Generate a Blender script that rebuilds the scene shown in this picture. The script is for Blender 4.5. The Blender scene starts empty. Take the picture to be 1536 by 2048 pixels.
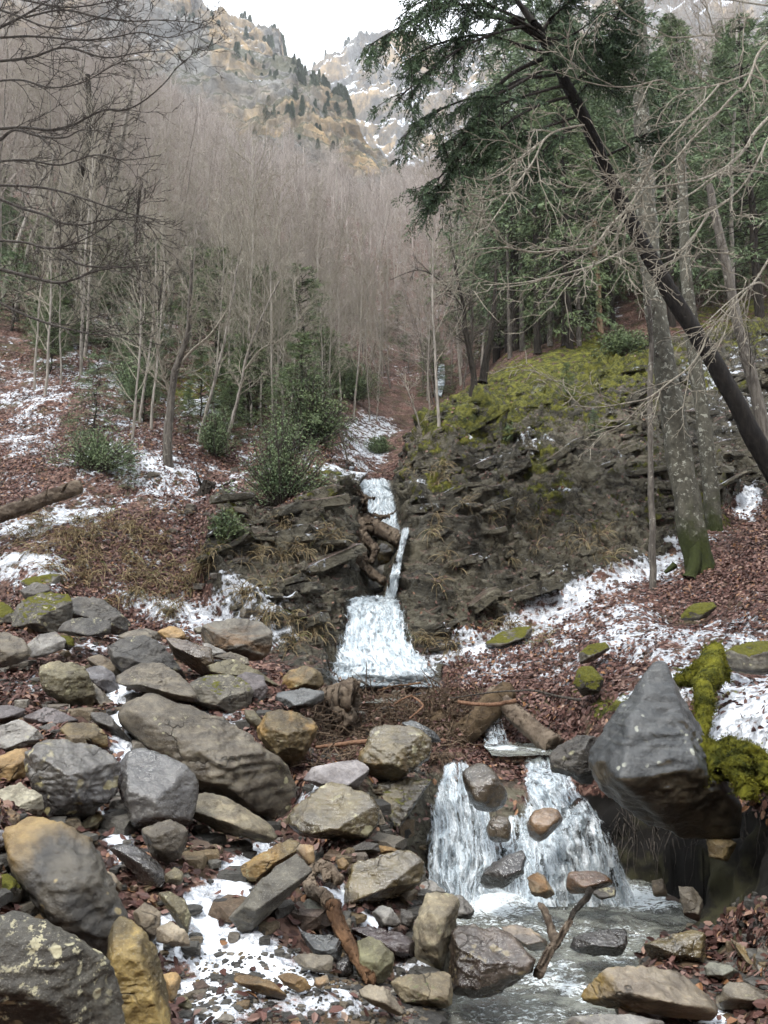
import bpy, bmesh, math, random
import numpy as np
from mathutils import Vector
R = math.radians
SC = bpy.context.scene
DENOISE = True
COL = SC.collection
rnd = random.Random(7)
nr = np.random.default_rng(11)

# ------------------------------------------------------------------ camera, world, sun, exposure
EYE = 1.7
PITCH = 8.0
FPX = 1540.0
cam = bpy.data.cameras.new('camera')
camo = bpy.data.objects.new('camera', cam); COL.objects.link(camo)
cam.sensor_fit = 'VERTICAL'; cam.sensor_height = 24.0; cam.lens = 24.0 * FPX / 2048
cam.clip_start = 0.05; cam.clip_end = 4000
camo.location = (0, 0, EYE); camo.rotation_euler = (R(90 + PITCH), 0, 0)
SC.camera = camo
W = bpy.data.worlds.new('World'); SC.world = W; W.use_nodes = True
wn = W.node_tree; wn.nodes.clear()
SUN_EL, SUN_AZ = 52, 205      # azimuth clockwise from +Y
sky = wn.nodes.new('ShaderNodeTexSky'); sky.sky_type = 'NISHITA'; sky.sun_disc = False
sky.sun_elevation = R(SUN_EL); sky.sun_rotation = R(SUN_AZ); sky.dust_density = 2.0; sky.air_density = 1.0
tc = wn.nodes.new('ShaderNodeTexCoord')
nz = wn.nodes.new('ShaderNodeTexNoise'); nz.inputs['Scale'].default_value = 2.2; nz.inputs['Detail'].default_value = 6
nz.inputs['Roughness'].default_value = .55
wn.links.new(tc.outputs['Generated'], nz.inputs['Vector'])
rp = wn.nodes.new('ShaderNodeMapRange'); rp.inputs['From Min'].default_value = .27; rp.inputs['From Max'].default_value = .46
wn.links.new(nz.outputs['Fac'], rp.inputs['Value'])
mxw = wn.nodes.new('ShaderNodeMix'); mxw.data_type = 'RGBA'
mxw.inputs[7].default_value = (11.5, 12.0, 12.6, 1)
wn.links.new(rp.outputs['Result'], mxw.inputs[0]); wn.links.new(sky.outputs[0], mxw.inputs[6])
bg = wn.nodes.new('ShaderNodeBackground'); bg.inputs['Strength'].default_value = 0.085
wo = wn.nodes.new('ShaderNodeOutputWorld')
wn.links.new(mxw.outputs[2], bg.inputs['Color']); wn.links.new(bg.outputs[0], wo.inputs['Surface'])
sl = bpy.data.lights.new('sun', 'SUN'); sl.energy = 1.5; sl.angle = R(11); sl.color = (1, .97, .93)
so = bpy.data.objects.new('sun', sl); COL.objects.link(so)
az = R(SUN_AZ); el = R(SUN_EL)
sv = Vector((math.sin(az)*math.cos(el), math.cos(az)*math.cos(el), math.sin(el)))
so.rotation_euler = sv.to_track_quat('Z', 'Y').to_euler(); so.location = (0, -20, 60)
SC.view_settings.view_transform = 'Standard'; SC.view_settings.look = 'None'
SC.view_settings.exposure = 1.55; SC.view_settings.gamma = 1
SC.cycles.use_denoising = DENOISE; SC.cycles.denoising_prefilter = 'FAST'
SC.cycles.max_bounces = 5; SC.cycles.diffuse_bounces = 3; SC.cycles.glossy_bounces = 2
SC.cycles.transparent_max_bounces = 12; SC.cycles.transmission_bounces = 3
SC.cycles.caustics_reflective = False; SC.cycles.caustics_refractive = False

# ------------------------------------------------------------------ geometry helpers
CP, SP = math.cos(R(PITCH)), math.sin(R(PITCH))
def P(px, py, d):
    """the point on the sight line of photo pixel (px, py) at forward distance d (metres)"""
    a = (px - 768) / FPX; b = (1024 - py) / FPX
    y = CP - SP * b; z = SP + CP * b
    return np.array((a / y * d, d, z / y * d + EYE))
def UE(px, py):
    a = (px - 768) / FPX; b = (1024 - py) / FPX
    y = CP - SP * b; return a / y, (SP + CP * b) / y
def to_px(V):
    x = V[:, 0]; y = V[:, 1]; z = V[:, 2] - EYE
    f = np.maximum(y * CP + z * SP, .01); up = -y * SP + z * CP
    return 768 + FPX * x / f, 1024 - FPX * up / f

_perm = np.random.default_rng(3).permutation(4096)
_val = np.random.default_rng(5).random(4096) * 2 - 1
def _h(i, j, k):
    return _val[(_perm[(_perm[(i & 4095)] + j) & 4095] + k) & 4095]
def vnoise(p):
    f = np.floor(p); i = f.astype(np.int64); t = p - f; t = t * t * t * (t * (t * 6 - 15) + 10)
    x, y, z = t[:, 0], t[:, 1], t[:, 2]; a, b, c = i[:, 0], i[:, 1], i[:, 2]
    def L(u, v, w): return u + (v - u) * w
    return L(L(L(_h(a, b, c), _h(a+1, b, c), x), L(_h(a, b+1, c), _h(a+1, b+1, c), x), y),
             L(L(_h(a, b, c+1), _h(a+1, b, c+1), x), L(_h(a, b+1, c+1), _h(a+1, b+1, c+1), x), y), z)
def fbm(p, scale, oct=4, gain=.5, ridged=False, off=0):
    s = np.zeros(len(p)); a = 1; q = p * scale + off
    for o in range(oct):
        n = vnoise(q)
        if ridged: n = 1 - 2 * np.abs(n)
        s += a * n; a *= gain; q = q * 2.03 + 17.3
    return s

def make_mesh(name, V, quads=None, tris=None, smooth=True):
    me = bpy.data.meshes.new(name)
    V = np.asarray(V, dtype=np.float32)
    nq = 0 if quads is None else len(quads); nt = 0 if tris is None else len(tris)
    me.vertices.add(len(V)); me.vertices.foreach_set('co', V.ravel())
    li = []
    if nq: li.append(np.asarray(quads, dtype=np.int32).ravel())
    if nt: li.append(np.asarray(tris, dtype=np.int32).ravel())
    li = np.concatenate(li)
    me.loops.add(len(li)); me.loops.foreach_set('vertex_index', li)
    st = np.concatenate([np.arange(nq) * 4, nq * 4 + np.arange(nt) * 3]).astype(np.int32)
    me.polygons.add(nq + nt); me.polygons.foreach_set('loop_start', st)
    me.polygons.foreach_set('use_smooth', np.full(nq + nt, smooth))
    me.update(calc_edges=True)
    return me
def link(name, me, mat, parent=None, loc=None):
    o = bpy.data.objects.new(name, me); COL.objects.link(o)
    if mat is not None and me is not None and not me.materials: me.materials.append(mat)
    if parent is not None: o.parent = parent
    if loc is not None: o.location = loc
    return o
def empty(name, loc, label, cat, group=None):
    o = bpy.data.objects.new(name, None); COL.objects.link(o); o.location = loc; o.empty_display_size = .1
    return tag(o, label, cat, group)
def tag(o, label, cat, group=None):
    o['label'] = label; o['category'] = cat
    if group: o['group'] = group
    return o
def kind(o, k, label=None):
    o['kind'] = k
    if label: o['label'] = label
    return o
def copy_tree(o, loc, rz, sc, label=None, group=None):
    c = o.copy(); COL.objects.link(c); c.location = loc; c.rotation_euler = (0, 0, rz); c.scale = sc
    if label: c['label'] = label
    if group: c['group'] = group
    for ch in o.children:
        k = ch.copy(); COL.objects.link(k); k.parent = c
    return c

class Tubes:
    """collects polylines with radii and turns them into tapered tubes"""
    def __init__(s): s.g = {}
    def add(s, pts, rad): s.g.setdefault(len(pts), []).append((pts, rad))
    def arrays(s, sides=5, lo=None):
        VV, QQ, n0 = [], [], 0
        for n, lst in s.g.items():
            Pn = np.array([a for a, _ in lst], dtype=float); Rn = np.array([b for _, b in lst], dtype=float)
            T = np.empty_like(Pn); T[:, 1:-1] = Pn[:, 2:] - Pn[:, :-2]; T[:, 0] = Pn[:, 1] - Pn[:, 0]; T[:, -1] = Pn[:, -1] - Pn[:, -2]
            T /= np.linalg.norm(T, axis=2, keepdims=True) + 1e-9
            M = T.mean(axis=1, keepdims=True); ref = np.zeros_like(M); ax = np.argmin(np.abs(M[:, 0]), axis=1)
            ref[np.arange(len(ax)), 0, ax] = 1
            A = np.cross(T, np.broadcast_to(ref, T.shape)); A /= np.linalg.norm(A, axis=2, keepdims=True) + 1e-9
            B = np.cross(T, A)
            th = np.arange(sides) * 2 * np.pi / sides
            V = Pn[:, :, None] + Rn[:, :, None, None] * (A[:, :, None] * np.cos(th)[None, None, :, None] + B[:, :, None] * np.sin(th)[None, None, :, None])
            m = len(lst)
            idx = n0 + np.arange(m * n * sides).reshape(m, n, sides)
            nx = np.roll(idx, -1, axis=2)
            Q = np.stack([idx[:, :-1], nx[:, :-1], nx[:, 1:], idx[:, 1:]], axis=-1).reshape(-1, 4)
            VV.append(V.reshape(-1, 3)); QQ.append(Q); n0 += m * n * sides
        return np.concatenate(VV), np.concatenate(QQ)
    def mesh(s, name, sides=5, bark=0.0, freq=6):
        V, Q = s.arrays(sides)
        if bark:
            k = fbm(V, freq, 4, .55); V = V + bark * np.stack([k, fbm(V, freq, 3, off=40), fbm(V, freq, 2, off=80) * .3], 1)
        return make_mesh(name, V, Q)

def blades(Pn, D, L, Wd, rg, fold=0.0):
    """one narrow diamond leaf per point"""
    n = len(Pn); D = D / (np.linalg.norm(D, axis=1, keepdims=True) + 1e-9)
    r = rg.normal(size=(n, 3)); S = np.cross(D, r); S /= np.linalg.norm(S, axis=1, keepdims=True) + 1e-9
    N = np.cross(D, S)
    L = np.broadcast_to(L, (n,))[:, None]; Wd = np.broadcast_to(Wd, (n,))[:, None]
    V = np.stack([Pn, Pn + D * L * .45 + S * Wd * .5 + N * L * fold, Pn + D * L, Pn + D * L * .45 - S * Wd * .5 + N * L * fold], 1).reshape(-1, 3)
    return V, np.arange(4 * n).reshape(n, 4)

# ------------------------------------------------------------------ node material helpers
class M:
    def __init__(s, name):
        s.m = bpy.data.materials.new(name); s.m.use_nodes = True; s.t = s.m.node_tree; s.t.nodes.clear()
        s.out = s.t.nodes.new('ShaderNodeOutputMaterial'); s.b = s.t.nodes.new('ShaderNodeBsdfPrincipled')
        s.t.links.new(s.b.outputs[0], s.out.inputs['Surface'])
    def n(s, typ, **kw):
        x = s.t.nodes.new(typ)
        for k, v in kw.items(): setattr(x, k, v)
        return x
    def put(s, sock, v):
        if isinstance(v, bpy.types.NodeSocket): s.t.links.new(v, sock)
        elif isinstance(v, (tuple, list)) and len(v) == 3 and sock.type == 'RGBA': sock.default_value = (*v, 1)
        elif isinstance(v, (tuple, list)) and sock.type == 'VECTOR': sock.default_value = v[:3]
        else: sock.default_value = v
    def pos(s): return s.n('ShaderNodeNewGeometry').outputs['Position']
    def obj(s, jitter=True):
        o = s.n('ShaderNodeTexCoord').outputs['Object']
        if not jitter: return o
        r = s.n('ShaderNodeObjectInfo').outputs['Random']
        return s.vm('ADD', o, s.vscale((37., 91., 53.), r))
    def vscale(s, v, f):
        x = s.n('ShaderNodeVectorMath', operation='SCALE'); s.put(x.inputs[0], v); s.put(x.inputs['Scale'], f); return x.outputs[0]
    def vm(s, op, a, b):
        x = s.n('ShaderNodeVectorMath', operation=op); s.put(x.inputs[0], a); s.put(x.inputs[1], b); return x.outputs[0]
    def noise(s, v, scale, detail=4, rough=.55, dist=0, out='Fac'):
        x = s.n('ShaderNodeTexNoise'); s.put(x.inputs['Vector'], v); x.inputs['Scale'].default_value = scale
        x.inputs['Detail'].default_value = detail; x.inputs['Roughness'].default_value = rough; x.inputs['Distortion'].default_value = dist
        return x.outputs[out]
    def voro(s, v, scale, feature='F1', out='Distance', rand=1):
        x = s.n('ShaderNodeTexVoronoi', feature=feature); s.put(x.inputs['Vector'], v); x.inputs['Scale'].default_value = scale
        x.inputs['Randomness'].default_value = rand; return x.outputs[out]
    def math(s, op, a, b=0., c=0., clamp=False):
        x = s.n('ShaderNodeMath', operation=op, use_clamp=clamp); s.put(x.inputs[0], a); s.put(x.inputs[1], b)
        if op in ('MULTIPLY_ADD',): s.put(x.inputs[2], c)
        return x.outputs[0]
    def step(s, v, lo, hi, a=0., b=1.):
        x = s.n('ShaderNodeMapRange', interpolation_type='SMOOTHSTEP'); s.put(x.inputs['Value'], v)
        s.put(x.inputs['From Min'], lo); s.put(x.inputs['From Max'], hi); s.put(x.inputs['To Min'], a); s.put(x.inputs['To Max'], b)
        return x.outputs[0]
    def mix(s, f, a, b, blend='MIX'):
        x = s.n('ShaderNodeMix', data_type='RGBA', blend_type=blend); s.put(x.inputs[0], f); s.put(x.inputs[6], a); s.put(x.inputs[7], b)
        return x.outputs[2]
    def ramp(s, f, stops, interp='LINEAR'):
        x = s.n('ShaderNodeValToRGB'); cr = x.color_ramp; cr.interpolation = interp
        while len(cr.elements) < len(stops): cr.elements.new(.5)
        for e, (p, c) in zip(cr.elements, stops): e.position = p; e.color = (*c, 1)
        s.put(x.inputs[0], f); return x.outputs[0]
    def attr(s, name): return s.n('ShaderNodeAttribute', attribute_name=name).outputs['Fac']
    def nz(s):
        g = s.n('ShaderNodeNewGeometry').outputs['Normal']; x = s.n('ShaderNodeSeparateXYZ'); s.put(x.inputs[0], g); return x.outputs[2]
    def bump(s, h, dist, strength=1., nrm=None):
        x = s.n('ShaderNodeBump'); s.put(x.inputs['Height'], h); x.inputs['Distance'].default_value = dist
        x.inputs['Strength'].default_value = strength
        if nrm is not None: s.put(x.inputs['Normal'], nrm)
        return x.outputs[0]
    def set(s, **kw):
        for k, v in kw.items():
            s.put(s.b.inputs[{'col': 'Base Color', 'rough': 'Roughness', 'nrm': 'Normal', 'spec': 'Specular IOR Level', 'alpha': 'Alpha',
                              'trans': 'Transmission Weight', 'coat': 'Coat Weight', 'sss': 'Subsurface Weight'}[k]], v)
        return s.m

def rock_mat(name, c1, c2, stain=None, lichen=None, lich_amt=0., rough=.6, moss=0., strata=0., wet=0.):
    m = M(name); v = m.obj()
    big = m.noise(v, 1.6, 4, .6, .6); mid = m.noise(v, 7, 6, .65, .4); fine = m.noise(v, 45, 5, .7)
    col = m.mix(m.step(big, .36, .62), c1, c2)
    if stain: col = m.mix(m.step(m.noise(v, 1.1, 5, .65, 1.2), .52, .62), col, stain)
    col = m.mix(m.step(mid, .35, .66, .0, 1.), m.mix(1., col, (.42, .4, .4), 'MULTIPLY'), col)
    if strata:
        w = m.n('ShaderNodeTexWave', wave_type='BANDS', bands_direction='Z'); m.put(w.inputs['Vector'], v)
        w.inputs['Scale'].default_value = 5; w.inputs['Distortion'].default_value = 5; w.inputs['Detail'].default_value = 4; w.inputs['Detail Scale'].default_value = 1.5
        col = m.mix(m.math('MULTIPLY', m.step(w.outputs['Fac'], .3, .8), strata), col, m.mix(1., col, (1.9, 1.85, 1.7), 'MULTIPLY'))
    col = m.mix(m.step(fine, .45, .8, 0., .55), col, m.mix(1., col, (2.1, 2.05, 1.9), 'MULTIPLY'))
    col = m.mix(m.step(m.noise(v, 160, 2, .6), .56, .75, 0., .45), col, (.3, .28, .23))
    crack = m.voro(m.vm('ADD', v, m.vscale(m.noise(v, 3, 4, out='Color'), .5)), 2.3, 'DISTANCE_TO_EDGE')
    ck = m.step(crack, .0, .018, 1., 0.)
    ck = m.math('MULTIPLY', ck, m.step(m.noise(v, 2.1, 2), .5, .6))
    col = m.mix(m.math('MULTIPLY', ck, .7), col, (.02, .018, .015))
    if lich_amt:
        lm = m.math('MULTIPLY', m.step(m.voro(m.vm('ADD', v, m.vscale(m.noise(v, 9, 3, out='Color'), .12)), 11), .2, .26, 1., 0.), m.step(m.noise(v, 2.6, 3), .62 - lich_amt * .3, .72 - lich_amt * .2))
        lm2 = m.math('MULTIPLY', m.step(m.noise(v, 24, 5, .7), .56, .62), m.step(m.noise(v, 3.1, 3, .6), .62 - lich_amt * .25, .74 - lich_amt * .2))
        col = m.mix(m.math('MULTIPLY', m.math('MAXIMUM', lm, lm2), .85), col, lichen or (.34, .32, .2))
    h = m.math('ADD', m.math('MULTIPLY', mid, .6), m.math('MULTIPLY', fine, .4))
    h = m.math('SUBTRACT', h, m.math('MULTIPLY', ck, .3))
    rg = m.step(m.noise(v, 3.3, 4), .35, .7, rough - .22 - wet * .16, rough + .08 - wet * .12)
    if moss:
        mk = m.math('ADD', m.math('MULTIPLY', m.nz(), .35), m.noise(v, 3.2, 6, .7))
        mk = m.step(mk, .93 - moss * .38, .99 - moss * .38)
        mc = m.mix(m.noise(v, 30, 4, .7), (.028, .035, .006), (.16, .15, .018))
        col = m.mix(mk, col, mc); h = m.math('ADD', h, m.math('MULTIPLY', mk, m.noise(v, 60, 3, .8)))
        rg = m.math('MAXIMUM', rg, mk)
    return m.set(col=col, rough=rg, spec=.4 + wet * .6, nrm=m.bump(h, .03 - wet * .008, .8))
# ------------------------------------------------------------------ boulders: outline on the photo, distance, thickness, kind, label
CR = {'A': (0, 1150, 2.56), 'B': (500, 1150, 2.56), 'C': (936, 1150, 2.56), 'D': (0, 1550, 2.793), 'E': (450, 1550, 2.793), 'F': (936, 1550, 2.56), 'G': (600, 900, 4.097), 'N': (0, 0, 1.)}
# crop, outline, distance, thickness factor, material, ground?, label, [front ridge points (x, y, bulge)]
BOULD = [
('A', [(75,205),(120,140),(230,85),(310,85),(360,130),(360,220),(320,280),(230,310),(120,320),(80,270)], 7.6, .9, 'mossy', 1, 'layered mossy boulder under the topmost stones of the left pile, beside the flat dark slab'),
('A', [(370,100),(470,110),(560,150),(660,245),(640,290),(560,300),(380,230)], 7.95, .8, 'greydark', 1, 'dark grey boulder sloping down to the right behind the flat dark slab'),
('A', [(310,285),(360,225),(500,218),(555,240),(555,300),(490,312),(380,310)], 7.1, 1.3, 'greydark', 0, 'flat dark slab with squared right end bridging two boulders'),
('A', [(145,360),(180,320),(290,293),(330,340),(310,380),(190,420),(150,410)], 6.9, .9, 'greypale', 1, 'pale grey angular boulder just below the flat dark slab'),
('A', [(310,310),(370,320),(382,360),(350,385),(315,370)], 7.0, 1., 'mossgreen', 1, 'small green mossed stone against the pale grey angular boulder'),
('A', [(-60,310),(50,297),(110,330),(150,390),(130,430),(60,460),(-60,470)], 6.4, .9, 'greybrown', 1, 'speckled brown boulder at the left edge below the mossy layered one'),
('A', [(-60,140),(40,150),(75,200),(60,250),(-60,265)], 7.8, 1., 'mossy', 1, 'mossy boulder cut by the left edge beside the layered mossy boulder'),
('A', [(115,40),(130,5),(300,0),(320,40),(290,60),(150,60)], 8.7, 1.2, 'mossy', 1, 'mossy stone at the very top of the left boulder pile'),
('A', [(110,80),(190,35),(250,60),(250,95),(130,120)], 8.3, 1., 'greydark', 1, 'low grey stone wedged between the two upper mossy boulders'),
('A', [(210,480),(240,438),(310,445),(420,475),(455,540),(495,690),(440,735),(380,700),(240,590),(220,540)], 5.7, .8, 'olive', 1, 'yellow-grey leaning boulder with a dark hollow underside', [(300,520,.5),(440,600,.5),(250,500,.45)]),
('A', [(450,540),(500,570),(585,660),(570,690),(510,700),(480,640)], 5.85, .9, 'greybrown', 1, 'small brown rock tucked behind the yellow-grey leaning boulder'),
('A', [(430,485),(500,462),(570,500),(605,580),(560,610),(480,560)], 6.2, .8, 'greyblue', 1, 'smooth bluish grey stone right of the yellow-grey leaning boulder'),
('A', [(440,430),(510,412),(600,450),(650,500),(610,540),(520,500)], 6.6, .8, 'tan', 1, 'flat brownish stone behind the smooth bluish grey stone'),
('A', [(575,380),(640,340),(770,325),(850,400),(960,540),(930,580),(640,500),(590,440)], 6.5, .8, 'greydark', 1, 'big dark rounded boulder with a long slope to the right', [(760,360,.3),(800,450,.5)]),
('A', [(600,590),(620,530),(720,460),(820,448),(900,490),(980,590),(998,640),(960,670),(870,640),(780,625),(640,610)], 6.0, .9, 'greybrown', 1, 'dark arched boulder with pitted surface leaning on the big rounded one'),
('A', [(610,620),(700,600),(780,615),(850,640),(700,680),(630,670)], 6.05, .9, 'greydark', 1, 'low dark stone beneath the arched pitted boulder'),
('A', [(800,350),(850,330),(1000,350),(1070,380),(1082,500),(1020,540),(960,555),(900,420)], 6.7, .8, 'brownwet', 1, 'fractured dark brown block right of the big dark rounded boulder', [(940,380,.5),(1040,400,.4)]),
('A', [(600,320),(620,280),(780,275),(830,300),(820,330),(700,335)], 7.3, 1.2, 'greybrown', 1, 'low brown slab under the snow edge behind the big rounded boulder'),
('A', [(810,290),(880,262),(930,280),(952,320),(940,343),(850,330)], 7.25, 1., 'ochre', 1, 'small ochre stone in the snow beside the low brown slab'),
('A', [(1050,270),(1080,240),(1180,228),(1330,240),(1375,290),(1375,360),(1340,430),(1280,430),(1140,390),(1060,340)], 7.2, .8, 'brownflat', 1, 'broad flat-topped boulder with brown top at the snow patch', [(1100,270,.5),(1330,290,.5),(1230,310,.5)]),
('A', [(990,275),(1030,262),(1055,275),(1050,305),(1000,300)], 7.35, 1., 'greybrown', 1, 'small stone touching the left side of the broad flat-topped boulder'),
('A', [(1040,345),(1110,370),(1160,400),(1140,430),(1060,415)], 7.0, 1., 'greypale', 1, 'grey slab in front of the broad flat-topped boulder'),
('A', [(1100,420),(1180,395),(1260,425),(1272,460),(1200,455)], 6.85, 1., 'greybrown', 1, 'thin grey-brown slab below the broad flat-topped boulder'),
('A', [(1080,440),(1180,430),(1300,480),(1410,560),(1400,590),(1300,560),(1080,520)], 6.6, .9, 'olive', 1, 'long olive-brown slab sloping right below the thin slabs'),
('A', [(975,570),(1050,525),(1230,520),(1282,600),(1255,700),(1200,740),(1100,700),(990,660)], 6.2, .8, 'mossspot', 1, 'grey boulder with a bright moss streak down its face'),
('A', [(1210,530),(1260,505),(1340,515),(1362,590),(1330,650),(1270,650)], 6.35, .9, 'purple', 1, 'purplish grey stone behind the boulder with a moss streak'),
('A', [(640,740),(690,670),(800,622),(880,640),(1100,720),(1290,780),(1350,850),(1420,940),(1500,1000),(1540,1060),(1500,1180),(1420,1280),(1330,1230),(1100,1130),(900,980),(760,880),(660,800)], 5.15, .62, 'greybrown', 1, 'largest grey-brown boulder in the middle of the left pile, folded surface', [(1000,800,.2),(1300,900,.4),(1000,920,.45),(1370,1000,.5),(800,760,.4)]),
('B', [(55,790),(100,715),(200,705),(310,750),(338,790),(300,880),(230,975),(120,920),(70,850)], 5.5, .9, 'ochredark', 1, 'ochre cube-shaped boulder with a split vertical edge right of the largest boulder', [(190,730,.4),(180,880,.5)]),
('A', [(1255,695),(1300,698),(1350,760),(1325,800),(1260,740)], 5.8, .9, 'olive', 1, 'small pointed olive stone between the largest boulder and the ochre cube'),
('A', [(-60,675),(70,668),(120,690),(100,740),(-60,775)], 5.2, 1., 'purple', 1, 'rounded purplish grey stone at the left edge above the wide pale slab'),
('A', [(-60,800),(0,775),(120,735),(200,790),(270,850),(150,905),(-60,880)], 4.6, .9, 'greypale', 1, 'wide pale grey slab at the left edge with a peaked top'),
('A', [(130,730),(230,685),(340,700),(410,745),(300,785),(180,770)], 5.0, .9, 'purple', 1, 'flat mauve-grey slab behind the wide pale slab'),
('A', [(200,780),(270,760),(312,800),(300,850),(240,830)], 4.85, 1., 'greydark', 1, 'small dark rock between the pale slab and the olive rock'),
('A', [(310,800),(360,755),(480,760),(530,820),(542,870),(480,885),(330,850)], 4.7, .9, 'ochredark', 1, 'olive and ochre rock just behind the large square boulder'),
('A', [(440,740),(500,700),(560,720),(620,790),(665,840),(640,872),(540,865),(500,780)], 5.0, .8, 'greydark', 1, 'dark slate rock left of the largest boulder'),
('A', [(-60,950),(0,925),(90,880),(150,910),(172,980),(130,1040),(-60,1090)], 4.2, .9, 'ochre', 1, 'yellow ochre rock at the left edge beside the large square boulder'),
('A', [(-60,1140),(60,1075),(140,1062),(200,1130),(222,1240),(100,1250),(-60,1210)], 3.85, .9, 'speckle', 1, 'coarse black and cream speckled rock at the left edge'),
('A', [(-60,1200),(50,1190),(100,1230),(80,1290),(-60,1300)], 3.55, 1., 'tan', 1, 'tan stone between the speckled rock and the ochre-topped boulder'),
('A', [(150,930),(230,870),(330,858),(500,875),(560,920),(605,990),(600,1080),(500,1180),(340,1290),(240,1230),(200,1130),(165,1040)], 4.1, .75, 'wetgrey', 1, 'large square boulder, wet dark grey with yellow lichen blotches', [(230,930,.5),(480,930,.55),(450,1090,.5)]),
('A', [(560,880),(690,870),(780,880),(860,920),(980,1010),(1012,1080),(1000,1150),(960,1270),(740,1290),(650,1290),(560,1240),(530,1200),(600,1010)], 4.25, .75, 'wetgrey2', 1, 'large smooth wet grey boulder beside the square one, blunt rounded edges', [(800,1000,.5),(960,1080,.45),(680,1200,.5),(700,900,.2)]),
('A', [(380,1300),(500,1210),(525,1250),(480,1310),(420,1325)], 4.1, 1., 'olive', 1, 'small olive stone below the gap of the two large wet boulders'),
('A', [(975,1180),(1010,1120),(1090,1105),(1180,1160),(1270,1200),(1340,1240),(1392,1330),(1330,1372),(1200,1350),(1110,1300),(965,1260)], 4.55, .8, 'tanrough', 1, 'rough tan boulder lying low under the largest boulder', [(1120,1180,.4),(1280,1290,.5)]),
('D', [(805,310),(880,265),(960,257),(1020,300),(1037,350),(1000,450),(920,480),(850,440),(810,360)], 3.8, .9, 'greybrown', 1, 'smooth grey stone with a flat top standing in red leaves', [(830,350,.4),(1000,340,.5),(920,400,.5)]),
('D', [(620,420),(700,390),(800,430),(880,500),(917,570),(890,640),(820,620),(740,540),(680,480)], 3.7, .8, 'blackwet', 1, 'black glossy wet rock beside the strip of snow'),
('D', [(20,320),(100,265),(230,245),(330,270),(470,360),(540,440),(600,560),(680,720),(752,880),(740,1000),(660,1090),(480,990),(330,900),(200,760),(100,640),(40,470)], 2.9, .8, 'giantochre', 1, 'giant boulder with rusty ochre top and dark grey flank', [(250,420,.55),(500,650,.6),(620,850,.4),(400,420,.3)]),
('D', [(-150,790),(0,775),(100,770),(270,830),(420,920),(560,1010),(660,1110),(702,1250),(720,1480),(-150,1500)], 2.15, .55, 'giantlichen', 1, 'huge dark boulder in the bottom corner spotted with pale lichen', [(200,1000,.5),(500,1150,.5),(300,1300,.7)]),
('D', [(690,1500),(600,1200),(650,850),(700,760),(760,830),(850,960),(890,1060),(940,1300),(950,1500)], 2.6, .6, 'olivelichen', 1, 'tall olive-yellow boulder squeezed behind the huge lichened one'),
('D', [(-60,560),(50,560),(110,640),(122,710),(-60,720)], 2.75, .9, 'mossy', 1, 'small mossy rock at the left edge below the ochre top'),
('D', [(-60,300),(20,320),(52,390),(-60,445)], 2.9, 1., 'greyblue', 1, 'small smooth grey stone poking in at the left edge'),
('D', [(750,770),(820,715),(892,770),(880,870),(840,930),(770,850)], 3.3, .9, 'tan', 1, 'orange-tan angular rock standing in the snow by the giant boulder'),
('D', [(880,870),(960,815),(1040,880),(1053,950),(970,955),(880,930)], 3.2, .9, 'tanlight', 1, 'light tan rock topped with red leaves in the snow'),
('D', [(885,670),(960,660),(1020,700),(1062,790),(1040,882),(980,830),(930,740)], 3.4, .8, 'olive', 1, 'grey-green rock leaning over the light tan rock'),
('D', [(905,1125),(980,1100),(1007,1140),(990,1230),(940,1282),(915,1200)], 2.95, .9, 'ochre', 1, 'rust-brown stone touching the tall olive-yellow boulder'),
('D', [(995,1240),(1030,1230),(1077,1300),(1050,1325),(1000,1310)], 2.9, 1., 'olive', 1, 'small grey-green stone beside the rust-brown stone'),
('D', [(920,560),(980,515),(1022,550),(1010,610),(930,600)], 3.6, 1., 'olive', 1, 'small round olive stone right of the black glossy rock'),
('D', [(575,520),(640,560),(682,610),(670,655),(620,640)], 3.5, 1., 'tan', 1, 'small tan stone between the black rock and the giant boulder'),
('E', [(110,500),(200,440),(360,345),(422,400),(380,450),(300,520),(200,590),(140,570)], 3.95, .8, 'ochredark', 1, 'brown angular rock behind the long leaning slab'),
('E', [(55,780),(120,700),(320,490),(390,440),(467,560),(430,600),(330,720),(180,850),(110,850)], 3.5, .9, 'slab', 1, 'long grey slab leaning diagonally in the snow', [(130,760,.4),(400,540,.45)]),
('E', [(400,420),(430,390),(492,400),(495,490),(450,495)], 3.85, 1., 'tanlight', 1, 'pale block at the upper end of the long leaning slab'),
('E', [(385,260),(400,200),(520,100),(600,30),(680,60),(790,130),(834,190),(830,270),(770,350),(700,362),(600,345),(470,340)], 4.4, .8, 'olivewet', 1, 'large olive boulder with a peaked ridge beside the smooth pale slab', [(570,110,.5),(560,280,.5),(760,240,.5),(600,60,.2)]),
('B', [(295,1050),(330,990),(560,945),(600,980),(595,1010),(530,1100),(450,1090),(400,1095)], 4.85, 1., 'lavender', 1, 'smooth pale lavender slab between the olive boulders'),
('B', [(575,920),(640,780),(700,765),(850,790),(914,850),(900,940),(800,1010),(750,1045),(590,1045)], 5.15, .8, 'olivewet', 1, 'olive-brown block under the debris dam with a notched top', [(700,850,.4),(880,880,.4),(640,900,.4)]),
('B', [(560,1100),(760,1040),(920,1060),(960,1000),(930,1150),(905,1300),(830,1380),(630,1330),(630,1180)], 5.15, .8, 'blackmoss', 1, 'wide black boulder coated in dark moss at the left of the lower cascade'),
('B', [(780,760),(830,740),(950,810),(972,850),(900,855)], 5.5, 1., 'slate', 1, 'thin dark slate plate above the olive-brown block'),
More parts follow.
